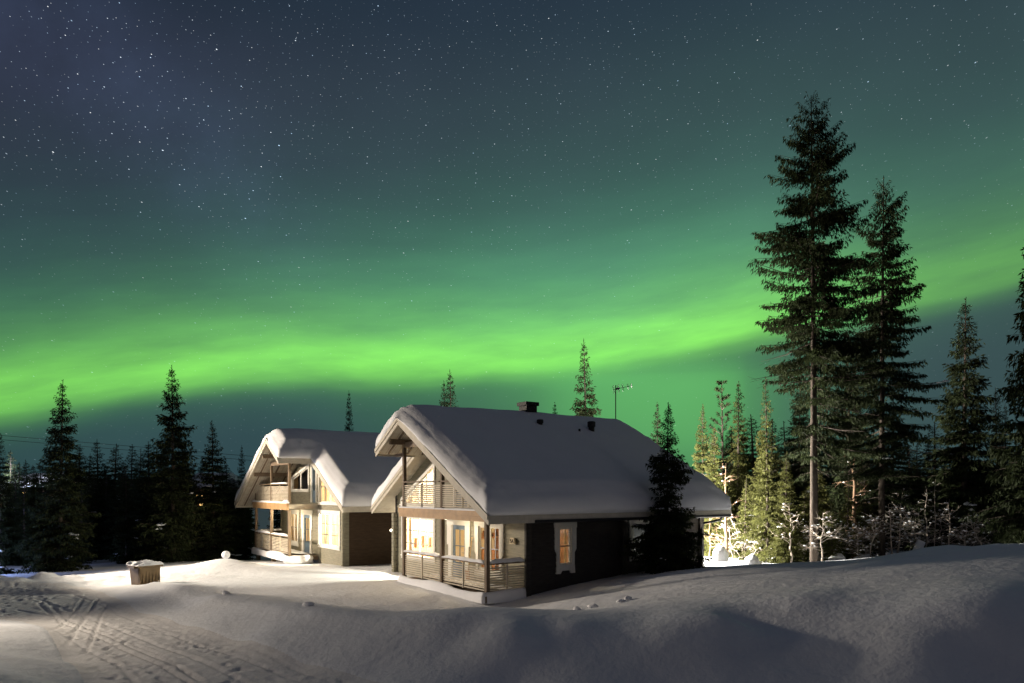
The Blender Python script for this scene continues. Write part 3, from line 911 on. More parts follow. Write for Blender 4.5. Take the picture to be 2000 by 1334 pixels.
    door(DR, .2, True)
    door(UD, .12, False)
    # --- rooms
    rm_ = MB(); ri = MB()
    def room(a0, a1, t0, t1, z0, z1, mb, skip=False):
        c = [L(a, t, z) for z in (z0, z1) for t in (t0, t1) for a in (a0, a1)]
        mb.mesh(c, [(0, 1, 3, 2), (4, 6, 7, 5), (2, 3, 7, 6), (1, 5, 7, 3)] + ([] if skip else [(0, 2, 6, 4)]))
    room(5.9, HW - .06, T_WALL + .06, 6.0, .36, 2.72, rm_)
    room(.03, 5.84, T_WALL + .06, 5.6, .36, 2.72, ri, near)
    def attic(a0, a1, z0, mb):
        b0, b1 = rzu(a0) - .03, rzu(a1) - .03; t0, t1 = T_WALL + .06, 5.5
        xs = [a0, RIDGE, a1] if a0 < RIDGE < a1 else [a0, a1]
        for t in (t1,):
            mb.poly([L(a0, t, z0), L(a1, t, z0)] + [L(x, t, rzu(x) - .04) for x in xs[::-1]])
        for x0, x1 in zip(xs[:-1], xs[1:]):
            mb.poly([L(x0, t0, rzu(x0) - .04), L(x1, t0, rzu(x1) - .04), L(x1, t1, rzu(x1) - .04), L(x0, t1, rzu(x0) - .04)])
        mb.poly([L(a0, t0, z0), L(a1, t0, z0), L(a1, t1, z0), L(a0, t1, z0)])
        for a in (a0, a1): mb.poly([L(a, t0, z0), L(a, t1, z0), L(a, t1, rzu(a) - .04), L(a, t0, rzu(a) - .04)])
    attic(5.9, HW - .1, 2.98, rm_)
    attic(.1, 5.84, 2.98, ri)
    rm_.build('interior', M['roompale'], root); ri.build('interior', M['room'], root)
    def cab_(*a, nm='cabinet'):
        q = MB(); box(q, *a); q.build(nm, M['wood'], root)
    cab_(.3, .9, 3.6, 5.4, .4, 2.3); cab_(1.2, 2.6, 4.9, 5.5, .4, 1.25); cab_(1.25, 2.5, 5.2, 5.5, 1.7, 2.4); cab_(3.0, 3.5, 5.0, 5.5, .4, 2.2)
    for k in range(3): cab_(1.3 + .42 * k, 1.6 + .42 * k, 2.9, 3.0, 1.25 + .12 * k, 1.9 + .1 * k)
    cab_(5.35, 5.82, 3.3, 3.9, .4, 1.3); cab_(5.55, 5.83, 3.3, 4.9, 1.75, 1.8); cab_(5.5, 5.82, 4.2, 5.2, .4, 2.1)
    for k in range(5): cab_(5.6, 5.8, 3.4 + .2 * k, 3.5 + .2 * k, 1.8, 1.95 + .09 * (k * 7 % 3))
    for k in range(4): cab_(9.05, 9.3, 2.3 + .35 * k, 2.55 + .35 * k, 1.2, 1.6 + .1 * (k % 2))
    cab_(8.9, 9.32, 2.1, 4.2, .4, 1.2)
    for e, loc in ((P_WINDOW_A, L(6.5 if near else 8.6, 2.35, 2.35)), (P_WINDOW_UP, L(6.6 if near else 8.0, 4.0, 4.0 if near else 3.75))):
        lamp('room_lamp', 'POINT', loc, e * (1.0 if near else .55), (1.0, .86, .62) if not near else (1.0, .90, .72), root, .12)
    lamp('room_lamp', 'POINT', L(2.6, 3.4, 2.3), P_KITCHEN, (1.0, .80, .52), root, .12)
    if near: lamp('room_lamp', 'POINT', L(4.0, 3.0, 4.2), P_KITCHEN * .45, (1.0, .72, .42), root, .1)
    else: lamp('room_lamp', 'POINT', L(5.3, 3.0, 4.2), P_KITCHEN * .3, (1.0, .72, .42), root, .1)
    pl_ = MB(); pl_.v = [L(3.3 + q[0] * .11, .45 + q[1] * .11, 2.70 + q[2] * .05) for q in ICO2[0]]; pl_.f = list(ICO2[1]); pl_.build('porch_lamp', M['bulb'], root, smooth=True)
    lamp('porch_light', 'POINT', L(3.3, .45, 2.62), P_PORCH, (1.0, .80, .52), root, .08)
    # --- porch and balcony
    dk = MB(); box(dk, -.06, 5.92, -.06, T_WALL - .03, .16, .36)
    for a in (.05, 2.9, 5.75): box(dk, a - .1, a + .1, .1, .3, -.5, .16)
    dk.build('porch_deck', M['timber'], root)
    bf = MB(); box(bf, -.02, 5.94, .02, T_WALL - .03, 2.76, 2.98); bf.build('balcony_floor', M['soffit'], root)
    be = MB()
    box(be, -.08, 5.98, -.10, .015, 2.86, 3.03); box(be, -.06, 5.96, -.07, .012, 2.70, 2.855)
    box(be, -.13, -.024, .018, T_WALL - .035, 2.86, 3.03); box(be, -.10, -.022, .016, T_WALL - .037, 2.70, 2.855)
    be.build('balcony_fascia', M['tan'], root)
    po = [(.0 + .06, 0.06), (2.92, .06), (5.82, .06)]
    for i, (a, t) in enumerate(po):
        m_ = MB(); top = rzu(a) - .05
        box(m_, a - .065, a + .065, t - .04, t + .09, .36, 2.70); box(m_, a - .06, a + .06, t - .035, t + .085, 3.03, top)
        m_.build('porch_post', M['timber'], root)
    tb = MB()
    if near:
        tb.bar(L(5.86, .07, 5.40), L(3.35, .07, 5.40), .12, .2)
        tb.bar(L(6.5, .09, 5.04), L(5.9, .09, 5.04), .1, .12)
    else:
        tb.bar(L(2.9, .07, 5.06), L(5.8, .07, 5.06), .11, .17)
    for a in (2.0, 3.6, 5.7, RIDGE):                            # purlins carrying the projecting gable
        z = roof_z(a) - .25
        tb.bar(L(a, T_FRONT + .12, z), L(a, T_WALL - .02, z), .12, .2)
    for t in (-.25, .55, 1.2):                                  # rafters, seen from below
        tb.bar(L(RIDGE - .05, t, roof_z(RIDGE) - .21), L(AE + .15, t, roof_z(AE + .15) - .18), .05, .09); tb.bar(L(RIDGE + .05, t, roof_z(RIDGE) - .21), L(A_CUT - .1, t, roof_z(A_CUT - .1) - .18), .05, .09)
    tb.build('roof_beam', M['timber'], root)

    def rail(p, q, z0, z1, nslat, cap, name='railing', posts=1):
        p, q = Vector(L(*p)), Vector(L(*q)); d = (q - p); ln = d.length; d.normalize()
        m_ = MB()
        for k in range(nslat):
            z = z0 + (z1 - z0 - .12) * k / (nslat - 1)
            off = Vector((0, 0, z)); m_.bar(p + off, q + off, .022, .044)
        r = m_.build(name, M['slat'], root)
        v = MB()
        for k in range(posts):
            c = p + d * ln * (k + 1) / (posts + 1)
            v.bar(c + Vector((0, 0, z0 - .05)), c + Vector((0, 0, z1 - .03)), .05, .06, (0, 1, .01))
        v.build('baluster', M['slat'], r)
        t_ = MB(); o = Vector((0, 0, z1 + .02)); t_.bar(p + o, q + o, .13, .05); t_.build('handrail', M['timber'], r)
        if cap:
            n = max(4, int(ln / .12)); V = []; F = []; m = 7
            for i in range(n + 1):
                s = i / n; c = p + d * ln * s; sd = Vector((-d.y, d.x, 0))
                h = (.07 + .10 * (.5 + vnoise(np.array([s * ln * 1.5 + 3]), np.array([p.x + q.y]), 31)[0])) * min(1, 6 * min(s, 1 - s) + .35) * cap
                wd = .075 + .015 * math.sin(i * 1.3)
                for j in range(m):
                    an = math.pi * j / (m - 1)
                    V.append(c + sd * wd * math.cos(an) * -1 + Vector((0, 0, z1 + .04 + h * math.sin(an) ** .6)))
            for i in range(n):
                for j in range(m - 1): F.append((i * m + j, i * m + j + 1, (i + 1) * m + j + 1, (i + 1) * m + j))
            F.append(tuple(range(m))); F.append(tuple(range(n * m, n * m + m)))
            mesh_obj('rail_snow', V, F, M['clump'], r, smooth=True)
    zr0, zr1 = .52, 1.34
    rail((.14, .08, 0), (2.85, .08, 0), zr0, zr1, 10, 1.0); rail((2.99, .08, 0), (5.75, .08, 0), zr0, zr1, 10, 1.0); rail((.06, .16, 0), (.06, T_WALL - .03, 0), zr0, zr1, 10, 1.0)
    zb0, zb1 = 3.14, 3.98
    c_ = .0 if near else .7
    rail((.14, .06, 0), (2.85, .06, 0), zb0, zb1, 11, 0); rail((2.99, .06, 0), (5.75, .06, 0), zb0, zb1, 11, c_); rail((.06, .16, 0), (.06, T_WALL - .03, 0), zb0, zb1, 11, 0)
    # --- snow packed along deck edge and balcony edge
    def ledge(path, z, w_, h, name, seed, dep=.0):
        V = []; F = []; m = 9; rows = 0
        for (p, q) in zip(path[:-1], path[1:]):
            p, q = Vector(p), Vector(q); d = q - p; ln = d.length; n = max(3, int(ln / .14)); d.normalize()
            for i in range(n + 1):
                s = i / n; c = p + d * ln * s
                sd = Vector((d.y, -d.x, 0)) * OUT
                k = vnoise(np.array([c.x * 1.2 + seed]), np.array([c.y * 1.2]), 77)[0]
                hh = h * (1 + .55 * k); ww = w_ * (1 + .35 * k)
                for j in range(m):
                    an = math.pi * (j / (m - 1)) * 1.0
                    V.append(c + sd * (ww * -math.cos(an) * .5) + Vector((0, 0, z - dep + (hh + dep) * math.sin(an) ** .55)))
                if i < n:
                    b0 = rows * m
                    for j in range(m - 1): F.append((b0 + j, b0 + j + 1, b0 + m + j + 1, b0 + m + j))
                rows += 1
            F.append(tuple((rows - 1) * m + j for j in range(m)))
        F.append(tuple(range(m)))
        mesh_obj(name, V, F, M['clump'], root, smooth=True)
    OUT = 1
    ledge([L(5.95, -.05, 0), L(-.05, -.05, 0), L(-.05, T_WALL - .1, 0)], .24, .20, .24, 'deck_snow', 3, .10)
    ledge([L(5.92, -.02, 0), L(.1, -.02, 0)] if near else [L(5.9, -.02, 0), L(-.06, -.02, 0), L(-.06, .9, 0)], 3.03, .15, .06 if near else .09, 'balcony_snow', 9)
    dsn = MB()
    n = 16
    V = []; F = []
    for i in range(n + 1):
        for j in range(8):
            a, t = .15 + 5.5 * i / n, .12 + 1.3 * j / 7
            V.append(L(a, t, .37 + .07 + .10 * float(vnoise(np.array([a * 1.3]), np.array([t * 1.9]), 55)[0]) + .14 * (1 - j / 7) ** 2))
    for i in range(n):
        for j in range(7): F.append((i * 8 + j, i * 8 + j + 1, i * 8 + 9 + j, i * 8 + 8 + j))
    mesh_obj('porch_snow', V, F, M['clump'], root, smooth=True)
    if not near:                                           # heap of snow that slid off the porch corner, and one on the balcony corner
        for (a, t, z, s) in ((6.0, .6, .1, (.17, .75, .34)), (5.5, .0, 3.03, (.5, .09, .2))):
            blob = snow_blob(s, int(a * 10 + t * 7)); mesh_obj('snow_heap', [(q[0] + sg * a * 1.0, q[1] + t, q[2] + z) for q in blob[0]], blob[1], M['clump'], root, smooth=True)
    # --- roof
    rf = MB(); th = .17
    def slab(a0, a1, t0, t1):
        pts = [(a0, roof_z(a0)), (a1, roof_z(a1))]
        V = [L(a, t, z - o) for t in (t0, t1) for o in (0, th) for a, z in pts]
        rf.mesh(V, [(0, 1, 5, 4), (2, 6, 7, 3), (0, 2, 3, 1), (4, 5, 7, 6), (0, 4, 6, 2), (1, 3, 7, 5)])
    slab(AE, RIDGE, T_FRONT, T_BACK); slab(RIDGE, A_CUT, T_FRONT, T_BACK); slab(A_CUT + .001, A_FAR, T_CUT, T_BACK)
    ro = rf.build('roof', M['soffit'], root)
    fa = MB()
    def rake(a0, a1, t):
        for dt, z0, z1 in ((.0, -.26, .03), (-.035, -.10, .045)):
            V = [L(a, t + dt - k, roof_z(a) + z) for k in (0, .034) for a, z in ((a0, z0), (a1, z0), (a1, z1), (a0, z1))]
            fa.mesh(V, [(3, 2, 1, 0), (4, 5, 6, 7), (0, 1, 5, 4), (1, 2, 6, 5), (2, 3, 7, 6), (3, 0, 4, 7)])
    rake(AE - .02, RIDGE, T_FRONT - .004); rake(RIDGE, A_CUT + .03, T_FRONT - .004); rake(A_CUT + .05, A_FAR + .02, T_CUT - .004)
    def eave(a, t0, t1, s):
        box(fa, a + s * .004, a + s * .04, t0, t1, roof_z(a) - .24, roof_z(a) + .01)
    eave(AE, T_FRONT - .03, T_BACK, -1); eave(A_CUT, T_FRONT - .03, T_CUT - .01, 1); eave(A_FAR, T_CUT, T_BACK, 1)
    fa.build('fascia', M['fascia'], ro)
    so_ = MB()                                             # boards under the eaves seen as fine lines
    for k in range(9):
        t = T_FRONT + .1 + k * .24
        for a0, a1 in ((AE + .05, RIDGE), (RIDGE, A_CUT - .05)):
            z0, z1 = roof_z(a0) - th - .004, roof_z(a1) - th - .004
            so_.poly([L(a0, t, z0), L(a1, t, z1), L(a1, t + .012, z1), L(a0, t + .012, z0)])
    so_.build('board_joint', M['timber'], ro)
    al = lines((AE, AE + .7, .07), (AE + .7, RIDGE - .6, .22), (RIDGE - .6, RIDGE + .6, .1), (RIDGE + .6, A_CUT - .56, .12), (A_CUT - .56, A_CUT, .07), (A_CUT, A_CUT + .6, .1), (A_CUT + .6, A_FAR - .7, .2), (A_FAR - .7, A_FAR, .07))
    tl = lines((T_FRONT, T_FRONT + .7, .07), (T_FRONT + .7, T_CUT, .1), (T_CUT, T_CUT + .7, .07), (T_CUT + .7, T_BACK - .7, .22), (T_BACK - .7, T_BACK, .07))
    sn = snow_roof(root, sg, roof_sdf, al, tl, .59, 101 if near else 151)
    # gutter and downpipe
    gt = MB()
    gt.tube([L(AE - .06, T_CUT, roof_z(AE) - .2), L(AE - .06, T_BACK - .1, roof_z(AE) - .2)], .05, 8)
    if near:
        gt.tube([L(AE - .04, T_BACK - .5, roof_z(AE) - .22), L(AE + .1, T_BACK - .5, roof_z(AE) - .36), L(-.5, T_BACK - .62, roof_z(AE) - .5), L(-.16, T_END - .1, roof_z(AE) - .75), L(-.16, T_END - .1, .4)], .045, 8)
    gt.build('gutter', M['metal'] if near else M['fascia'], root)
    return root, L


cab1, L1 = cabin(P1, -1, 'nearer dark log cabin with lit porch, side window and chimney vents on its snowy roof', True)
cab2, L2 = cabin(P2, 1, 'farther log cabin on the left, its balcony rail topped with snow', False)

# roof fittings of the near cabin
def on_roof(a): return RZT - PITCH * abs(a - RIDGE) + .86


def vent(a, t, w_, h, cap):
    m_ = MB(); x, z = -a, on_roof(a) - .25
    if cap == 'box':
        m_.box(x - w_ / 2, x + w_ / 2, t - w_ / 2, t + w_ / 2, z - .3, z + h * .55); m_.box(x - w_ * .62, x + w_ * .62, t - w_ * .62, t + w_ * .62, z + h * .6, z + h)
        for dx in (-1, 1):
            for dy in (-1, 1): m_.box(x + dx * w_ * .45 - .02, x + dx * w_ * .45 + .02, t + dy * w_ * .45 - .02, t + dy * w_ * .45 + .02, z + h * .5, z + h * .62)
    else:
        m_.tube([(x, t, z - .3), (x, t, z + h * .6)], w_ * .38, 14); m_.tube([(x, t, z + h * .55), (x, t, z + h * .62), (x, t, z + h * .95), (x, t, z + h)], [w_ * .42, w_ * .5, w_ * .5, w_ * .4], 14)
    return m_.build('roof_vent', M['metal'], cab1)


vent(4.6, 5.0, .52, .36, 'box'); vent(3.2, 4.55, .26, .34, 'pipe'); vent(2.9, 6.9, .32, .54, 'pipe'); vent(2.75, 6.15, .09, .28, 'pipe')
an = MB(); ax, at_ = -4.55, 9.75
zb = on_roof(4.55) - .5
an.tube([(ax, at_, zb), (ax, at_, zb + 1.72)], .022, 8)
antenna = an.build('antenna', M['metal'], cab1)
el = MB()
p0 = Vector((ax - .02, at_ - .12, zb + 1.52)); p1 = p0 + Vector((.50, .62, .17))
el.bar(p0, p1, .022, .022)
dB = (p1 - p0).normalized(); sd = dB.cross(Vector((0, 0, 1))).normalized(); upv = sd.cross(dB)
for k, ln in ((.02, .42), (.28, .40), (.52, .34), (.8, .26), (1.0, .22)):
    c = p0.lerp(p1, k); el.tube([c - sd * ln - upv * ln * .35, c + sd * ln + upv * ln * .35], .009, 5); el.tube([c - sd * ln * .8 + upv * ln * .5, c + sd * ln * .8 - upv * ln * .5], .009, 5)
el.bar(p0.lerp(p1, .16), p0.lerp(p1, .34), .10, .09)
el.build('antenna_element', M['galv'], antenna)
# number board beside the porch, leaning shovel, small wall lamp
num = thing('house_number_sign', 'small pale board reading 5A on the siding beside the kitchen window', 'sign', P1 - U * .62 + Vv * (T_WALL - .07) + Vector((0, 0, 2.0)), RZ)
nb = MB(); nb.prism([(-.15, 0, -.09), (.15, 0, -.09), (.11, 0, .11), (-.11, 0, .11)], (0, -.05, 0), (0, .02, 0)); nb.build('board', M['glove'], num)
fc = bpy.data.curves.new('lettering', 'FONT'); fc.body = '5A'; fc.size = .19; fc.extrude = .006; fc.align_x = 'CENTER'; fc.align_y = 'CENTER'; fc.materials.append(M['ink'])
_o = bpy.data.objects.new('t', fc); fo = bpy.data.objects.new('lettering', bpy.data.meshes.new_from_object(_o)); bpy.data.objects.remove(_o); C.objects.link(fo); fo.parent = num; fo.location = (0, -.058, .0); fo.rotation_euler = (math.pi / 2, 0, 0)
shv = thing('snow_shovel', 'wooden handled snow shovel leaning on the wall between door and window', 'shovel', P1 - U * 3.18 + Vv * (T_WALL - .28) + Vector((0, 0, .42)), RZ)
hm = MB(); hm.tube([(.05, .16, 1.55), (0, .02, .35)], .017, 7); hm.tube([(-.02, .16, 1.56), (.12, .16, 1.56)], .015, 6); hm.build('handle', M['handle'], shv)
bm_ = MB(); bm_.prism([(-.16, .06, 0), (.16, .06, 0), (.14, .0, .40), (-.14, .0, .40)], (0, -.03, 0), (0, -.012, 0)); bm_.build('blade', M['wood'], shv)
wl = thing('wall_lamp', 'small white globe lamp on the brown wall between the two cabins', 'lamp', P1 - U * 13.05 + Vv * 3.0 + Vector((0, 0, 1.75)), RZ)
sb_ = MB(); sb_.v, sb_.f = [tuple(q * .07) for q in ICO2[0]], ICO2[1]; sb_.build('globe', M['bulb'], wl, smooth=True)
ab = MB(); ab.bar((-.1, 0, 0), (-.02, 0, .0), .03, .03); ab.build('bracket', M['metal'], wl)
rl = thing('alarm_lamp', 'tiny red lamp glowing through the small spruce by the dark wall', 'lamp', P1 + U * .12 + Vv * 8.35 + Vector((0, 0, 2.95)), RZ)
sb_ = MB(); sb_.v, sb_.f = [tuple(q * .035) for q in ICO1[0]], ICO1[1]; sb_.build('bulb', M['redlamp'], rl)

# ------------------------------------------------------------------ lamps outside
yl = thing('yard_lamp', 'white wall lamp behind the near cabin lighting the trees', 'lamp', P1 - U * 4.2 + Vv * (T_END + .35) + Vector((0, 0, 2.3)), RZ)
m_ = MB(); m_.box(-.12, .12, -.30, -.18, -.1, .14); m_.tube([(0, -.2, .12), (0, 0, .12)], .02, 6); m_.build('bracket', M['metal'], yl)
sb_ = MB(); sb_.v, sb_.f = [tuple(q * .09) for q in ICO2[0]], ICO2[1]; g_ = sb_.build('globe', M['bulbwhite'], yl, smooth=True)
lamp('yard_light', 'POINT', (0, .32, .02), P_YARD, (1.0, .94, .84), yl, .1)
st = thing('street_lamp', 'tall hooded street lamp beyond the left edge of the road', 'street lamp', (-25.5, 31.5, gz(-25.5, 31.5)), 0)
m_ = MB(); m_.tube([(0, 0, -.3), (0, 0, 5.5), (.25, 0, 6.0), (.9, 0, 6.15)], [.08, .06, .05, .045], 10); m_.build('post', M['post'], st)
m_ = MB(); m_.tube([(.85, 0, 6.28), (.85, 0, 6.1)], [.08, .26], 16); m_.build('hood', M['post'], st)
sb_ = MB(); sb_.v, sb_.f = [(q[0] * .09 + .85, q[1] * .09, q[2] * .09 + 6.1) for q in ICO2[0]], ICO2[1]; sb_.build('bulb', M['bulb'], st, smooth=True)
lamp('street_light', 'SPOT', (.85, 0, 5.95), P_STREET, (1.0, .84, .66), st, .9, (21, .9, -2.4), 76)
road_fill = copy_tree(st); road_fill.location = (-16.2, 18.0, gz(-16.2, 18.0)); road_fill.scale = (.62, .62, .62); road_fill['label'] = 'added unseen fill lamp lighting the road, out past the ploughed corner bank'  # smaller lamp copy added out of view, only to light the road
for o_ in road_fill.children:
    if o_.type == 'LIGHT':
        o_.data = o_.data.copy(); o_.data.energy = P_ROAD_FILL; o_.data.spot_size = R(128); o_.data.spot_blend = .6; o_.rotation_euler = Vector((.62, -.42, -1)).to_track_quat('-Z', 'Y').to_euler()
gl_ = thing('wall_lamp', 'bright lamp on the inner wall of the near cabin, facing the gap', 'lamp', P1 - U * (HW + .02) + Vv * 2.5 + Vector((0, 0, 2.2)), RZ)
m_ = MB(); m_.box(-.16, .0, -.08, .08, -.06, .12); m_.build('bracket', M['metal'], gl_)
sb_ = MB(); sb_.v, sb_.f = [(q[0] * .07 - .2, q[1] * .07, q[2] * .09) for q in ICO2[0]], ICO2[1]; sb_.build('globe', M['bulb'], gl_, smooth=True)
lamp('gap_light', 'POINT', (-.34, 0, 0), P_GAP, (1.0, .84, .60), gl_, .08)
bl_ = thing('bollard_lamp', 'low bluish bollard lamp beside the forest track', 'lamp', (-27.0, 34.2, gz(-27, 34.2)), 0)
m_ = MB(); m_.tube([(0, 0, -.2), (0, 0, .6)], .06, 10); m_.build('post', M['post'], bl_)
sb_ = MB(); sb_.v, sb_.f = [(q[0] * .07, q[1] * .07, q[2] * .09 + .72) for q in ICO2[0]], ICO2[1]; sb_.build('globe', M['farwhite'], bl_, smooth=True)
lamp('bollard_light', 'POINT', (.1, 0, .85), P_BLUE * 3, (.35, .48, 1.0), bl_, .06)

# ------------------------------------------------------------------ bin, snowball
bx, by, bz = img(283, 1147, .08)
bn = thing('rubbish_bin', 'square tapered olive brown bin with a snow crusted lid by the road', 'bin', (bx, by, bz - .12), R(52))
m_ = MB(); wb, wt_ = .34, .41
m_.mesh([(s * wb, t * wb, 0) for s, t in ((-1, -1), (1, -1), (1, 1), (-1, 1))] + [(s * wt_, t * wt_, .92) for s, t in ((-1, -1), (1, -1), (1, 1), (-1, 1))], [(3, 2, 1, 0), (4, 5, 6, 7), (0, 1, 5, 4), (1, 2, 6, 5), (2, 3, 7, 6), (3, 0, 4, 7)])
bo = m_.build('body', M['bin'], bn)
bv = bo.modifiers.new('b', 'BEVEL'); bv.width = .07; bv.segments = 3
m_ = MB()
for s in range(-3, 4): m_.box(s * .12 - .012, s * .12 + .012, -wt_ + .01, -wb - .02, .1, .8)
m_.build('rib', M['bin'], bn)
m_ = MB(); m_.box(-.46, .46, -.46, .46, .90, .97); m_.box(-.52, -.4, -.25, .25, .86, .95); m_.build('lid', M['bin'], bn)
n = 26; V = []; F = []
for i in range(n + 1):
    for j in range(n + 1):
        a, t = -1 + 2 * i / n, -1 + 2 * j / n
        e = max(abs(a), abs(t)); h = .09 * (1 - e ** 3.0) + .02 + .13 * float(fbm(np.array([a * 2.2 + 5]), np.array([t * 2.2]), 61, 3, .6)[0])
        V.append((a * .49, t * .49, .96 + max(h, .012) * (1 if e < .99 else .1)))
for i in range(n):
    for j in range(n): F.append((i * (n + 1) + j, (i + 1) * (n + 1) + j, (i + 1) * (n + 1) + j + 1, i * (n + 1) + j + 1))
mesh_obj('lid_snow', V, F, M['clump'], bn, smooth=True)
sx, sy, sz = img(441, 1090, .56)
sbv = snow_blob((.19, .19, .19), 5, ICO3, .12)[0].copy(); sbv[:, 2] = ICO3[0][:, 2] * .19
sbo = mesh_obj('snowball', sbv, ICO3[1], M['clump'], None, True, (sx, sy, gz(sx, sy) + .19))
tag(sbo, 'big round snowball on the mound left of the farther cabin', 'snowball')

# ------------------------------------------------------------------ trees

def spruce_mesh(H, Rf, seed, step=.26, per=5, tw=.22, droop=.35, bare=.06, gap=.0, dens=1.0, hang=.6, dead=0.0, snow=0, snow_hi=.6, snow_s=.26, tr=.011, fat=.2):
    """H height; Rf(f) branch length at f = 0 (base) .. 1 (tip). returns trunk, crown, snow meshes"""
    g = np.random.default_rng(seed)
    bend = g.normal(0, .012 * H, 2)
    def ctr(z): f = z / H; return np.array([bend[0] * f * f, bend[1] * f * f, z])
    tb = MB(); n = 14
    tb.tube([ctr(H * k / n) - np.array([0, 0, .3 if k == 0 else 0]) for k in range(n + 1)], [max(.012, tr * H * (1 - k / n) ** .9 + .008) for k in range(n + 1)], 9)
    KV = []; KB = []; KD = []; KL = []; SN = MB()
    z = H * bare
    while z < H * .985:
        f = z / H
        for k in range(int(per + g.integers(-1, 2))):
            if g.random() < gap * (1 - f): continue
            Lb = Rf(f) * g.uniform(.45, 1.15)
            if g.random() < .07: Lb *= 1.22
            if Lb < .06: continue
            ph = g.uniform(0, 2 * math.pi)
            zz = min(z + g.uniform(-.3, .3) * step, H * .985)
            e = .75 * max(0, (f - .72)) / .28 + .12 - droop * (1 - f) + g.normal(0, .10)
            dh = np.array([math.cos(ph), math.sin(ph), 0]); sd = np.array([-dh[1], dh[0], 0])
            o = ctr(zz)
            def pt(s): return o + dh * Lb * s + np.array([0, 0, Lb * (e * s - .34 * (1 - f * .6) * s * s + .26 * s ** 3)])
            isdead = g.random() < dead * (1 - f) ** 2
            tb.tube([pt(0), pt(.5), pt(1.0)], [max(.008, .013 * Lb), max(.006, .008 * Lb), .004], 3, False)
            if isdead:
                for q in range(4):
                    s = g.uniform(.3, .95); c = pt(s); d = dh * g.uniform(.2, .6) + sd * g.normal(0, .5) + np.array([0, 0, g.uniform(-.5, .2)])
                    tb.tube([c, c + d * Lb * .35], [.006, .003], 3, False)
                continue
            tq = tw * min(1.0, .38 + Lb * 1.1)
            nl = max(3, int(Lb / .105 * dens))
            ss = .10 + .90 * (np.repeat(np.arange(nl), 2) + g.random(2 * nl)) / nl
            sides = np.tile([-1., 1.], nl)
            ll = (.34 * Lb * (1 - ss) ** .8 + tq * .8) * g.uniform(.5, 1.2, 2 * nl)
            ld = dh[None] * g.uniform(.35, .9, (2 * nl, 1)) + sd[None] * (sides * g.uniform(.45, 1.0, 2 * nl))[:, None]
            ld[:, 2] += g.uniform(-.55, .05, 2 * nl); ld /= np.linalg.norm(ld, axis=1, keepdims=True)
            cc = o[None] + dh[None] * (Lb * ss)[:, None]; cc[:, 2] += Lb * (e * ss - .34 * (1 - f * .6) * ss ** 2 + .26 * ss ** 3)
            nm = np.maximum(1, (ll / (tw * .55) * dens).astype(int)); ix = np.repeat(np.arange(2 * nl), nm); n_ = len(ix)
            b0 = cc[ix] + ld[ix] * (ll[ix] * g.random(n_))[:, None]
            dd = ld[ix] * g.uniform(.4, 1.0, (n_, 1)) + g.normal(0, .26, (n_, 3)); dd[:, 2] -= hang * g.uniform(.2, 1.5, n_) ** 1.3
            dd /= np.linalg.norm(dd, axis=1, keepdims=True)
            KB.append(b0); KD.append(dd); KL.append(tq * g.uniform(.65, 1.35, n_))
            # tip spray
            for r in range(3):
                d = dh + g.normal(0, .25, 3); d /= np.linalg.norm(d); KV.append((pt(.94), d, tq))
            if snow and zz < H * snow_hi and g.random() < snow and Lb > .35:
                s0 = g.uniform(.4, .8)
                for q in range(int(g.integers(2, 6))):
                    s = min(.98, s0 + .07 * q); k_ = snow_s * g.uniform(.25, .62)
                    V, F = snow_blob((k_ * 1.5, k_ * g.uniform(.6, 1.0), k_ * .55), int(g.integers(1, 9999)), ICO1, .9)
                    V = np.stack([V[:, 0] * dh[0] - V[:, 1] * dh[1], V[:, 0] * dh[1] + V[:, 1] * dh[0], V[:, 2]], 1)
                    SN.mesh(V + pt(s) + sd * g.normal(0, .10) + np.array([0, 0, .0]), F)
        z += step * (1.25 - .5 * f) * g.uniform(.7, 1.3)
    # leader
    for r in range(10):
        d = np.array([0, 0, 1.0]) + g.normal(0, .3, 3); d /= np.linalg.norm(d); KV.append((ctr(H * g.uniform(.95, .995)), d, tw * .7))
    if KV:
        B = np.concatenate(KB + [np.array([k[0] for k in KV])]); D = np.concatenate(KD + [np.array([k[1] for k in KV])]); Ln = np.concatenate(KL + [np.array([k[2] for k in KV])])[:, None]
        S = np.cross(D, g.normal(0, 1, D.shape)); S /= np.linalg.norm(S, axis=1, keepdims=True) + 1e-9
        W_ = Ln * fat
        Q = np.stack([B, B + D * Ln * .4 + S * W_, B + D * Ln, B + D * Ln * .45 - S * W_], 1).reshape(-1, 3)
        Fq = np.arange(len(Q)).reshape(-1, 4)
    return (tb.v, tb.f), (Q, Fq), (SN.v, SN.f)


def spruce_thing(name, label, cat, meshes, loc, group=None, needle='needle', bark='bark', rz=0.0, scale=None):
    t = thing(name, label, cat, loc, rz, group)
    tr, cr, sn = meshes
    mesh_obj('trunk', *tr, M[bark], t, True, recalc=False); mesh_obj('crown', *cr, M[needle], t, recalc=False)
    if sn[1]: tag(mesh_obj('snow_load', *sn, M['clump'], t, True, recalc=False), kind='stuff')
    if scale: t.scale = scale
    return t


def prof(R0, p=.85, belly=.0, low=1.0):
    def f(x): return R0 * (1 - x) ** p * (low + (1 - low) * min(1, x / max(belly, 1e-3)))
    return f


def spot(px, pytop, Y, zb=None):
    X = (px - 1000) / FPX * Y
    z0 = gz(X, Y) if zb is None else zb
    return X, Y, z0, CAMZ + (HZ - pytop) / FPX * Y - z0


def tab(pts):
    xs, ys = zip(*pts); return lambda x: float(np.interp(x, xs, ys))


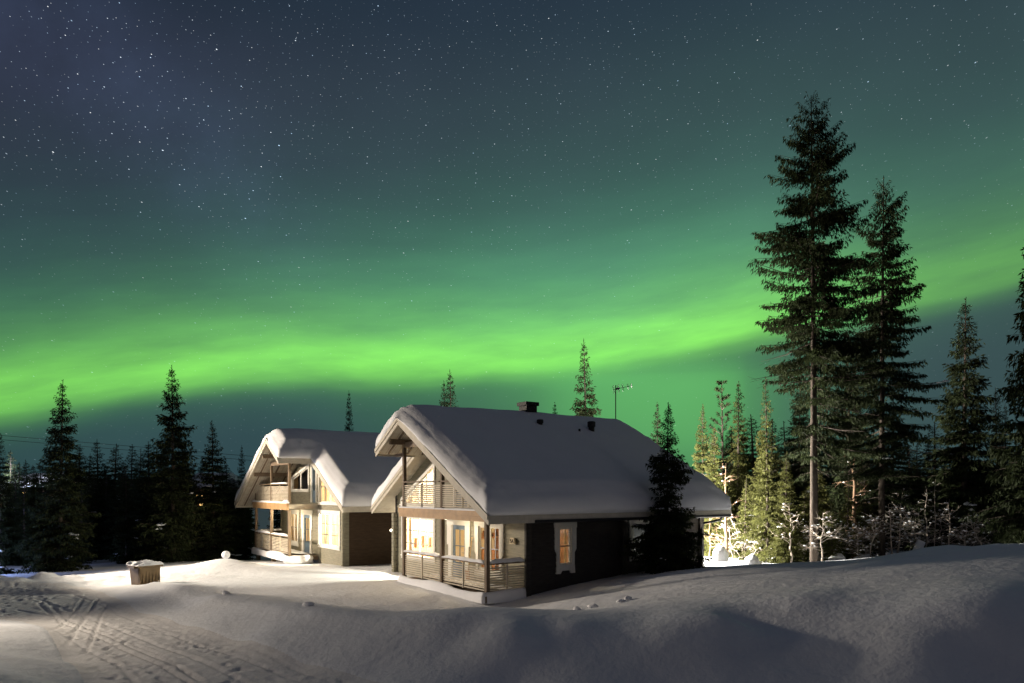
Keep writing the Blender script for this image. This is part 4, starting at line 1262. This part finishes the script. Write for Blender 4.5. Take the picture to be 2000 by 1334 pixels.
# the two tall spruces on the right
X, Y, z0, H = spot(1590, 178, 28.5)
big = spruce_mesh(H, tab([(0, 1.5), (.12, 1.7), (.25, 2.0), (.35, 2.3), (.5, 2.45), (.62, 2.2), (.72, 1.95), (.8, 1.6), (.88, 1.15), (.94, .6), (1, .1)]), 11, .36, 8, .15, .42, .20, .30, 1.75, 1.6, .75, .02, .5, .18, .0085, .12)
spruce_thing('spruce_tree', 'tallest ragged spruce, its pale bare lower trunk lit beside the cabin', 'spruce', big, (X, Y, z0))
X, Y, z0, H = spot(1722, 342, 30.5)
big2 = spruce_mesh(H, tab([(0, 1.3), (.15, 1.8), (.3, 2.25), (.45, 2.2), (.6, 1.8), (.75, 1.4), (.87, .9), (.95, .4), (1, .08)]), 23, .35, 8, .15, .45, .17, .24, 1.75, 1.5, .7, .02, .5, .18, .0085, .12)
spruce_thing('spruce_tree', 'second tallest spruce, growing right of the tallest one behind the snow bank', 'spruce', big2, (X, Y, z0))

# stock of forest spruces, 10 m tall
STOCK = []
for k, (R0, p, kw) in enumerate([(2.0, .9, dict(step=.29, per=12, snow=.021)), (1.7, .95, dict(step=.30, per=11, gap=.2, snow=.021)), (2.1, 1.0, dict(step=.30, per=12, snow=.021)), (1.3, .8, dict(step=.29, per=11, snow=.021)), (1.75, 1.05, dict(step=.32, per=10, gap=.3, snow=.021))]):
    STOCK.append(spruce_mesh(10.0, prof(R0, p, .12, .75), 40 + k, tw=.18, droop=.36, dens=1.35, hang=.75, bare=.03, snow_hi=.55, snow_s=.26, fat=.14, **kw))
PROTO = {}


def forest_tree(px, pytop, Y, var, label, wide=1.0, group=None, needle='needle', name='spruce_tree', cat='spruce', rz=None):
    X, Y, z0, H = spot(px, pytop, Y)
    if H < 1.5: H = 1.5
    key = (var, needle)
    if key not in PROTO:
        t = spruce_thing(name, label, cat, STOCK[var], (X, Y, z0), group, needle); PROTO[key] = t
    else:
        t = copy_tree(PROTO[key]); t.name = name; t.location = (X, Y, z0); t['label'] = label
        if group: t['group'] = group
        elif 'group' in t.keys(): del t['group']
    s = H / 10.0
    t.scale = (s * wide, s * wide, s); t.rotation_euler = (0, 0, rz if rz is not None else random.uniform(0, 6.28))
    return t


# left-hand trees one can tell apart
for a in [(118, 742, 36.5, 0, 'tall slim spruce with snow clumps standing left of the bin, beyond the road', 1.0),
          (338, 714, 40, 0, 'tallest spruce of the left forest, standing behind the bin and snow mound', 1.05),
          (417, 820, 42, 2, 'broad dark spruce between the tallest left spruce and the farther cabin', 1.15),
          (2, 836, 36, 1, 'dark spruce cut by the left edge of the photo', 1.0),
          (473, 870, 50, 3, 'narrow spruce whose tip shows just left of the farther cabin roof', .8),
          (683, 763, 52, 3, 'single spruce tip rising over the farther cabin roof', .62),
          (884, 722, 47, 1, 'spruce rising over the ridge where the two cabin roofs overlap', 1.0),
          (868, 744, 50, 3, 'short spruce tip left of the one over the cabin ridge', .8),
          (1146, 662, 45, 1, 'spruce rising behind the near cabin ridge, left of the antenna', .95),
          (1085, 786, 60, 3, 'tiny spruce tip peeping over the near cabin ridge', .9),
          (1284, 785, 44, 3, 'slim spruce behind the near cabin beside the small front spruce', .85)]:
    forest_tree(*a[:5], wide=a[5])
# right-hand trees
for a in [(1883, 584, 35, 0, 'dark snow dotted spruce right of the two tall ones', 1.05, 'needle'),
          (2036, 318, 25, 2, 'big spruce at the right edge, only its left branches in view', .72, 'needle'),
          (1948, 757, 40, 1, 'spruce between the snow dotted one and the right edge spruce', .9, 'needle'),
          (1965, 790, 43, 3, 'dim spruce low behind the right edge', 1.0, 'needle'),
          (1815, 842, 52, 3, 'small distant spruce tip in the gap right of the tall pair', .9, 'needle'),
          (1441, 745, 39, 3, 'slim spruce right of the thin pine beyond the near cabin', .9, 'needle_lamplit'),
          (1372, 788, 38, 2, 'bushy warm lit spruce just beyond the right end of the near cabin roof', .8, 'needle_lamplit'),
          (1395, 830, 36, 0, 'warm lit spruce below the thin pine at the cabin corner', .9, 'needle_lamplit'),
          (1500, 735, 31, 4, 'drooping spruce pressed against the left of the tallest spruce', .85, 'needle_lamplit'),
          (1535, 880, 30.0, 2, 'low spruce brightly lit by the yard lamp left of the pale trunk', 1.0, 'needle_lamplit'),
          (1455, 930, 33.0, 4, 'small spruce brightly lit just right of the cabin\'s end', 1.25, 'needle_lamplit'),
          (1655, 930, 31.5, 4, 'small half lit spruce just right of the pale trunk', 1.15, 'needle_lamplit'),
          (1425, 985, 34.5, 4, 'low yellow green spruce in the gap right behind the cabin corner', 1.7, 'needle_lamplit'),
          (1500, 960, 32.0, 0, 'bushy yellow green spruce sapling among the lit trees', 1.6, 'needle_lamplit'),
          (1570, 950, 31.0, 2, 'sprawling lit spruce sapling touching the pale trunk on its left', 1.5, 'needle_lamplit'),
          (1625, 985, 30.0, 4, 'short olive spruce sapling touching the pale trunk on its right', 1.6, 'needle_lamplit'),
          (1690, 900, 34.0, 1, 'dim olive spruce standing behind the reddish trunk', 1.5, 'needle_lamplit'),
          (1480, 1000, 33.5, 2, 'knee high yellow green spruce behind the lit sapling', 2.0, 'needle_lamplit'),
          (1540, 1000, 32.5, 4, 'round young spruce glowing olive under the tallest spruce', 1.9, 'needle_lamplit'),
          (1600, 905, 33.5, 0, 'olive spruce directly behind the pale trunk', 1.5, 'needle_lamplit'),
          (1440, 900, 37.0, 2, 'warm brown green spruce behind the cabin\'s end', 1.4, 'needle_lamplit'),
          (1490, 860, 36.0, 0, 'tall olive spruce in the second row behind the lit sapling', 1.3, 'needle_lamplit'),
          (1660, 640, 36, 1, 'spruce filling the gap behind the two tall ones', .9, 'needle'),
          (1790, 900, 38, 2, 'low dark spruce behind the frosted saplings', 1.1, 'needle'),
          (1560, 720, 40, 2, 'dark spruce directly behind the tallest one', .9, 'needle')]:
    forest_tree(*a[:5], wide=a[5], needle=a[6])
# crowd of the left forest
crowd = [(152, 868), (192, 858), (222, 866), (255, 868), (270, 876), (292, 862), (55, 898), (38, 902), (20, 880), (75, 925), (140, 900), (172, 885), (208, 905), (240, 900), (310, 890), (360, 868), (378, 905), (395, 890), (440, 905), (460, 930), (85, 905), (110, 900), (322, 905), (282, 915)]
for k, (px, py) in enumerate(crowd):
    forest_tree(px, py, random.uniform(43, 58), k % 5, 'dark spruce crowded into the unlit forest behind the road and bin', random.uniform(1.35, 1.9), 'crowded spruces of the left forest')
for k in range(26):
    forest_tree(-40 + 520 * (k + random.random()) / 26, random.uniform(905, 980), random.uniform(42, 52), (k * 2) % 5, 'dark spruce crowded into the unlit forest behind the road and bin', random.uniform(1.2, 1.6), 'crowded spruces of the left forest')
for k in range(22):
    forest_tree(1420 + 620 * (k + random.random()) / 22, (random.uniform(770, 880) if k < 15 else random.uniform(850, 910)), random.uniform(38, 50), k % 5, 'dark spruce of the dense wood behind the lit trees on the right', random.uniform(1.7, 2.3), 'crowded spruces of the right wood')
for k in range(16):
    forest_tree(480 + 900 * (k + random.random()) / 16, random.uniform(905, 940), random.uniform(60, 80), k % 5, 'far spruce hidden behind the cabins', 1.1, 'spruces behind the cabins')

# small spruce in front of the near cabin
X, Y, z0, H = spot(1303, 780, 25.2)
fr_ = spruce_mesh(H, tab([(0, 1.2), (.12, 1.45), (.25, 1.35), (.36, 1.0), (.42, .62), (.46, .42), (.50, .50), (.60, .80), (.67, .60), (.72, .32), (.78, .32), (.84, .24), (.9, .15), (1, .03)]), 77, .12, 8, .12, .40, .02, .05, 1.8, .7, .0, .07, .55, .13, .010, .15)
spruce_thing('spruce_tree', 'small black spruce with a thin spiky tip in front of the near cabin', 'spruce', fr_, (X, Y, z0 - .1))
for (px, py, z_, s) in ((1247, 1140, .85, (.22, .2, .26)), (1268, 1148, .85, (.26, .22, .22)), (1235, 1156, .8, (.2, .2, .14))):
    Yb = 24.2; Xb = (px - 1000) / FPX * Yb
    V, F = snow_blob(s, px % 97, ICO3, .6)
    tag(mesh_obj('snow_lump', V, F, M['clump'], None, True, (Xb, Yb, CAMZ + (HZ - py) / FPX * Yb - s[2] * .3)), 'lump of fallen snow lying against the foot of the small black spruce', 'snow lump', 'snow lumps at the small spruce')

for k, (px, py, z_) in enumerate([(1128, 1186, .66), (1160, 1183, .7), (1212, 1170, .85), (1226, 1166, .88), (440, 1173, .52), (602, 1192, .66)]):
    Xb, Yb, _ = img(px, py, z_); V, F = snow_blob((.10 + .03 * (k % 3), .09, .08), 300 + k, ICO2, .9)
    tag(mesh_obj('snow_clod', V, F, M['clump'], None, True, (Xb, Yb, gz(Xb, Yb) + .02)), 'small clod lying on the smooth snow of the bank', 'snow clod', 'small snow clods on the bank')

# thin pine right of the cabin
def pine(px, pyt, Y, label):
    X, Y, z0, H = spot(px, pyt, Y)
    g = np.random.default_rng(5); tb = MB(); KV = []
    tb.tube([(0, 0, -.2), (.05, 0, H * .5), (0, .04, H)], [.09, .06, .015], 8)
    z = H * .45
    while z < H * .98:
        f = z / H
        for k in range(4):
            ph = g.uniform(0, 6.28); Lb = 1.5 * (1 - f) ** .7 * g.uniform(.6, 1.1) + .12
            d = np.array([math.cos(ph), math.sin(ph), .75]); d /= np.linalg.norm(d); p = np.array([0, 0, z]); q = p + d * Lb
            tb.tube([p, q], [.02, .008], 4, False)
            for r in range(26):
                s = g.uniform(.35, 1.02); dd = d + g.normal(0, .55, 3); dd /= np.linalg.norm(dd); KV.append((p + d * Lb * s, dd, .17))
        z += .42
    B = np.array([k[0] for k in KV]); D = np.array([k[1] for k in KV]); S = np.cross(D, g.normal(0, 1, D.shape)); S /= np.linalg.norm(S, axis=1, keepdims=True)
    Q = np.stack([B, B + D * .08 + S * .02, B + D * .19, B + D * .08 - S * .02], 1).reshape(-1, 3)
    t = thing('pine_tree', label, 'pine', (X, Y, z0))
    mesh_obj('trunk', tb.v, tb.f, M['bark'], t, True); mesh_obj('crown', Q, np.arange(len(Q)).reshape(-1, 4), M['needle'], t, recalc=False)


pine(1410, 742, 37, 'thin pine with upswept tufted branches between warm lit spruces')


def bare_tree(px, pybase, pytop, Y, label, seed, r0=.045, lean=(0, 0), mat='birch', snow=.5, name='bare_tree', cat='bare tree', twigs=26, spread=.9, group=None):
    X = (px - 1000) / FPX * Y; z0 = gz(X, Y); H = CAMZ + (HZ - pytop) / FPX * Y - z0
    g = np.random.default_rng(seed); tb = MB(); tw = MB(); SN = MB()
    n = 8; pts = [np.array([lean[0] * (k / n) ** 1.5 * H + .03 * g.normal(), lean[1] * k / n * H + .03 * g.normal(), H * k / n - (.2 if k == 0 else 0)]) for k in range(n + 1)]
    tb.tube(pts, [r0 * (1 - .82 * k / n) for k in range(n + 1)], 8)
    def blob(c, k_):
        V, F = snow_blob((k_ * g.uniform(.8, 1.6), k_ * g.uniform(.8, 1.3), k_ * .8), int(g.integers(1, 9999)), ICO1 if k_ < .06 else ICO2, .8); SN.mesh(V + c, F)
    for k in range(twigs):
        f = g.uniform(.18, .98); i = f * n; a = pts[int(min(i, n - 1))]; b_ = pts[int(min(i, n - 1)) + 1]; p = a + (b_ - a) * (i - int(min(i, n - 1)))
        ph = g.uniform(0, 6.28); ln = spread * H * .34 * (1.1 - f) * g.uniform(.5, 1.2) + .15
        d = np.array([math.cos(ph), math.sin(ph), g.uniform(-.25, .75)]); q = p + d * ln * .55; e = q + (d + np.array([0, 0, g.uniform(-.7, .3)])) * ln * .5
        tw.tube([p, q, e], [r0 * .3, r0 * .2, .004], 4, False)
        for m in range(4):
            s = g.uniform(.2, 1); c = p + (q - p) * min(1, s * 2) if s < .5 else q + (e - q) * (s - .5) * 2
            d2 = d + g.normal(0, .7, 3); tw.tube([c, c + d2 * ln * .35], [r0 * .12, .003], 3, False)
        if g.random() < snow:
            blob(q + (e - q) * g.uniform(0, 1) + np.array([0, 0, .03]), g.uniform(.02, .06))
    t = thing(name, label, cat, (X, Y, z0), 0, group)
    mesh_obj('trunk', tb.v, tb.f, M[mat], t, True); mesh_obj('twigs', tw.v, tw.f, M[mat] if mat != 'bark' else M['deadtwig'], t)
    if SN.f: tag(mesh_obj('snow_load', SN.v, SN.f, M['clump'], t, True, recalc=False), kind='stuff')
    return t


for a in [(1418, 1105, 905, 32.0, 'lit stripped trunk with snowy stub just right of the cabin\'s end', 1, .085, (0, 0), 'deadtwig', .7, 14, .55),
          (1452, 1100, 1000, 34.0, 'thin birch leaning left in the dark gap beside the cabin', 2, .04, (-.35, 0), 'birch', .5, 8, .5),
          (1447, 1100, 1010, 35.0, 'thin birch leaning right in the dark gap beside the cabin', 3, .04, (.28, 0), 'birch', .5, 8, .5),
          (1545, 1103, 985, 29.5, 'straight lit sapling topped by a snow cap, left of the pale trunk', 4, .045, (0, 0), 'birch', .6, 20, .8),
          (1668, 1100, 860, 32.5, 'reddish pine trunk with broken snowy twigs between the two tall spruces', 5, .12, (0, 0), 'deadtwig', .5, 24, .6),
          (1756, 1085, 960, 31.5, 'crooked frosted sapling right of the second tall trunk', 6, .05, (.05, 0), 'birch', .95, 26, 1.1),
          (1742, 1085, 985, 30.5, 'bushy frosted sapling at the foot of the second tall trunk', 7, .04, (-.05, 0), 'birch', .95, 26, 1.2),
          (1802, 1080, 985, 32.5, 'arched frosted birch bending to the left over the bank', 8, .05, (-.45, 0), 'birch', .95, 24, 1.0),
          (1810, 1075, 950, 33.0, 'thin upright sapling behind the arched birch', 9, .035, (0, 0), 'birch', .6, 18, .6),
          (1826, 1070, 935, 33.5, 'very thin straight sapling, middle one of three on the bank', 10, .028, (0, 0), 'birch', .5, 14, .5),
          (1853, 1068, 975, 32.0, 'thin pale sapling, rightmost of three on the bank', 11, .035, (0, 0), 'birch', .7, 20, .9),
          (1880, 1062, 1010, 30.0, 'snow laden shrub below the snow dotted spruce', 12, .035, (.2, 0), 'birch', 1.0, 26, 1.4),
          (1920, 1062, 1015, 29.0, 'low snow bent shrub near the right edge of the bank', 13, .035, (-.4, 0), 'birch', 1.0, 22, 1.4),
          (1700, 1090, 1010, 30.0, 'tangled frosted shrub between the reddish trunk and second tall spruce', 14, .035, (.1, 0), 'birch', 1.0, 26, 1.4),
          (1605, 1100, 1000, 27.6, 'frosted twiggy sapling right against the tallest spruce trunk', 15, .03, (.03, 0), 'birch', .9, 26, 1.2),
          (1385, 1105, 990, 33.5, 'frosted dead sapling against the cabin\'s back corner', 16, .035, (.02, 0), 'deadtwig', .5, 26, 1.2)]:
    bare_tree(a[0], a[1], a[2], a[3], a[4], a[5], a[6], a[7], a[8], a[9], twigs=a[10], spread=a[11])
for k, (px, yb, yt, Yd) in enumerate([(1430, 1102, 1020, 33.0), (1475, 1102, 1040, 31.5), (1512, 1102, 1015, 32.0), (1570, 1102, 1035, 30.0), (1632, 1102, 1020, 30.5), (1675, 1098, 1030, 30.0), (1720, 1092, 1005, 32.0), (1775, 1084, 1000, 33.0), (1840, 1070, 1000, 34.0), (1905, 1066, 1005, 33.0)]):
    bare_tree(px, yb, yt, Yd, 'low frosted shrub with snowy twigs on the lit forest floor', 60 + k, .022, (random.uniform(-.2, .2), 0), 'birch', 1.0, 'frosted_shrub', 'shrub', 30, 1.9, 'frosted shrubs under the lit trees')
# snow lumps and stumps among the lit trees
g_ = np.random.default_rng(3)
X = (1408 - 1000) / FPX * 31; V, F = snow_blob((.34, .3, .55), 9, ICO3, .3)
tag(mesh_obj('tree_stump', V, F, M['clump'], None, True, (X, 31, gz(X, 31) + .1)), 'snow covered stump on the bright snow beside the cabin\'s end', 'stump')
X = (1783 - 1000) / FPX * 30; m_ = MB(); m_.tube([(0, 0, 0), (.35, 0, .8)], [.19, .16], 14)
sl = m_.build('log', M['clump'], None, True, (X, 30, gz(X, 30))); tag(sl, 'thick slanting log plastered with snow behind the bank', 'log')
for k, px in enumerate((1470, 1510, 1590, 1630, 1685, 1725, 1765, 1820, 1845, 1900)):
    Yb = 30.5 + g_.uniform(-1, 2); Xb = (px - 1000) / FPX * Yb
    V, F = snow_blob((g_.uniform(.25, .6), .35, g_.uniform(.18, .4)), 20 + k, ICO2, .9)
    tag(mesh_obj('snow_lump', V, F, M['clump'], None, True, (Xb, Yb, gz(Xb, Yb))), 'rounded snow lump on the lit forest floor behind the bank', 'snow lump', 'snow lumps on the forest floor')

# ------------------------------------------------------------------ far lit houses behind the left forest, power line
def far_house(px, py, Y, w_, h, wins, label, rz=0.0, white=0.0):
    X = (px - 1000) / FPX * Y; zc = CAMZ + (HZ - py) / FPX * Y
    t = thing('distant_house', label, 'house', (X, Y, zc - h / 2 - .4), rz)
    b0 = MB(); b0.box(-w_ / 2, w_ / 2, 0, 6, -4, h); b0.build('wall', M['cabin'], t)
    r_ = MB(); r_.prism([(-w_ / 2 - .5, -.6, h - .1), (w_ / 2 + .5, -.6, h - .1), (w_ / 2 + .5, 3, h + .7), (-w_ / 2 - .5, 3, h + .7)], (0, 0, 0), (0, 0, .4)); r_.prism([(-w_ / 2 - .5, 6.6, h - .1), (w_ / 2 + .5, 6.6, h - .1), (w_ / 2 + .5, 3.01, h + .7), (-w_ / 2 - .5, 3.01, h + .7)], (0, 0, 0), (0, 0, .4)); r_.build('roof', M['roofsnow'], t)
    for (x, z, ww, hh) in wins:
        k = MB(); k.box(x - ww / 2, x + ww / 2, -.05, .01, z - hh / 2, z + hh / 2); k.build('window', M['farwin'], t)
    if white: lamp('house_light', 'POINT', (0, -3.0, h + 1.0), white, (.8, .86, 1.0), t, .3)
    return t


far_house(74, 957, 58, 3.6, 1.4, [(-1.1, .6, .5, .6), (0, .6, .6, .6), (1.1, .6, .5, .6)], 'distant house with floodlit white roof seen through the left trees', 0, 1500)
far_house(388, 962, 53, 1.6, 1.6, [(-.2, .8, .3, .7), (.25, .6, .3, .9)], 'distant yellow lit house between the two tall left spruces')
far_house(200, 1008, 54, 1.6, 1.2, [(-.1, 1.0, .35, .9), (.2, .4, .3, .5)], 'distant house with dim orange windows low in the left forest')
far_house(25, 968, 60, 2.0, 2.0, [(-.1, .8, .5, .4)], 'distant house with one yellow lamp at the far left')
pw = MB()
for dz in (0, .35):
    P = []
    for k in range(25):
        px = -150 + 760 * k / 24; Yb = 62; P.append(((px - 1000) / FPX * Yb, Yb, CAMZ + (HZ - (852 + (px - 20) * .083)) / FPX * Yb - dz))
    pw.tube(P, .016, 4)
tag(pw.build('power_line', M['metal'], None), 'two thin power cables sagging across the sky behind the left spruces', 'power line')
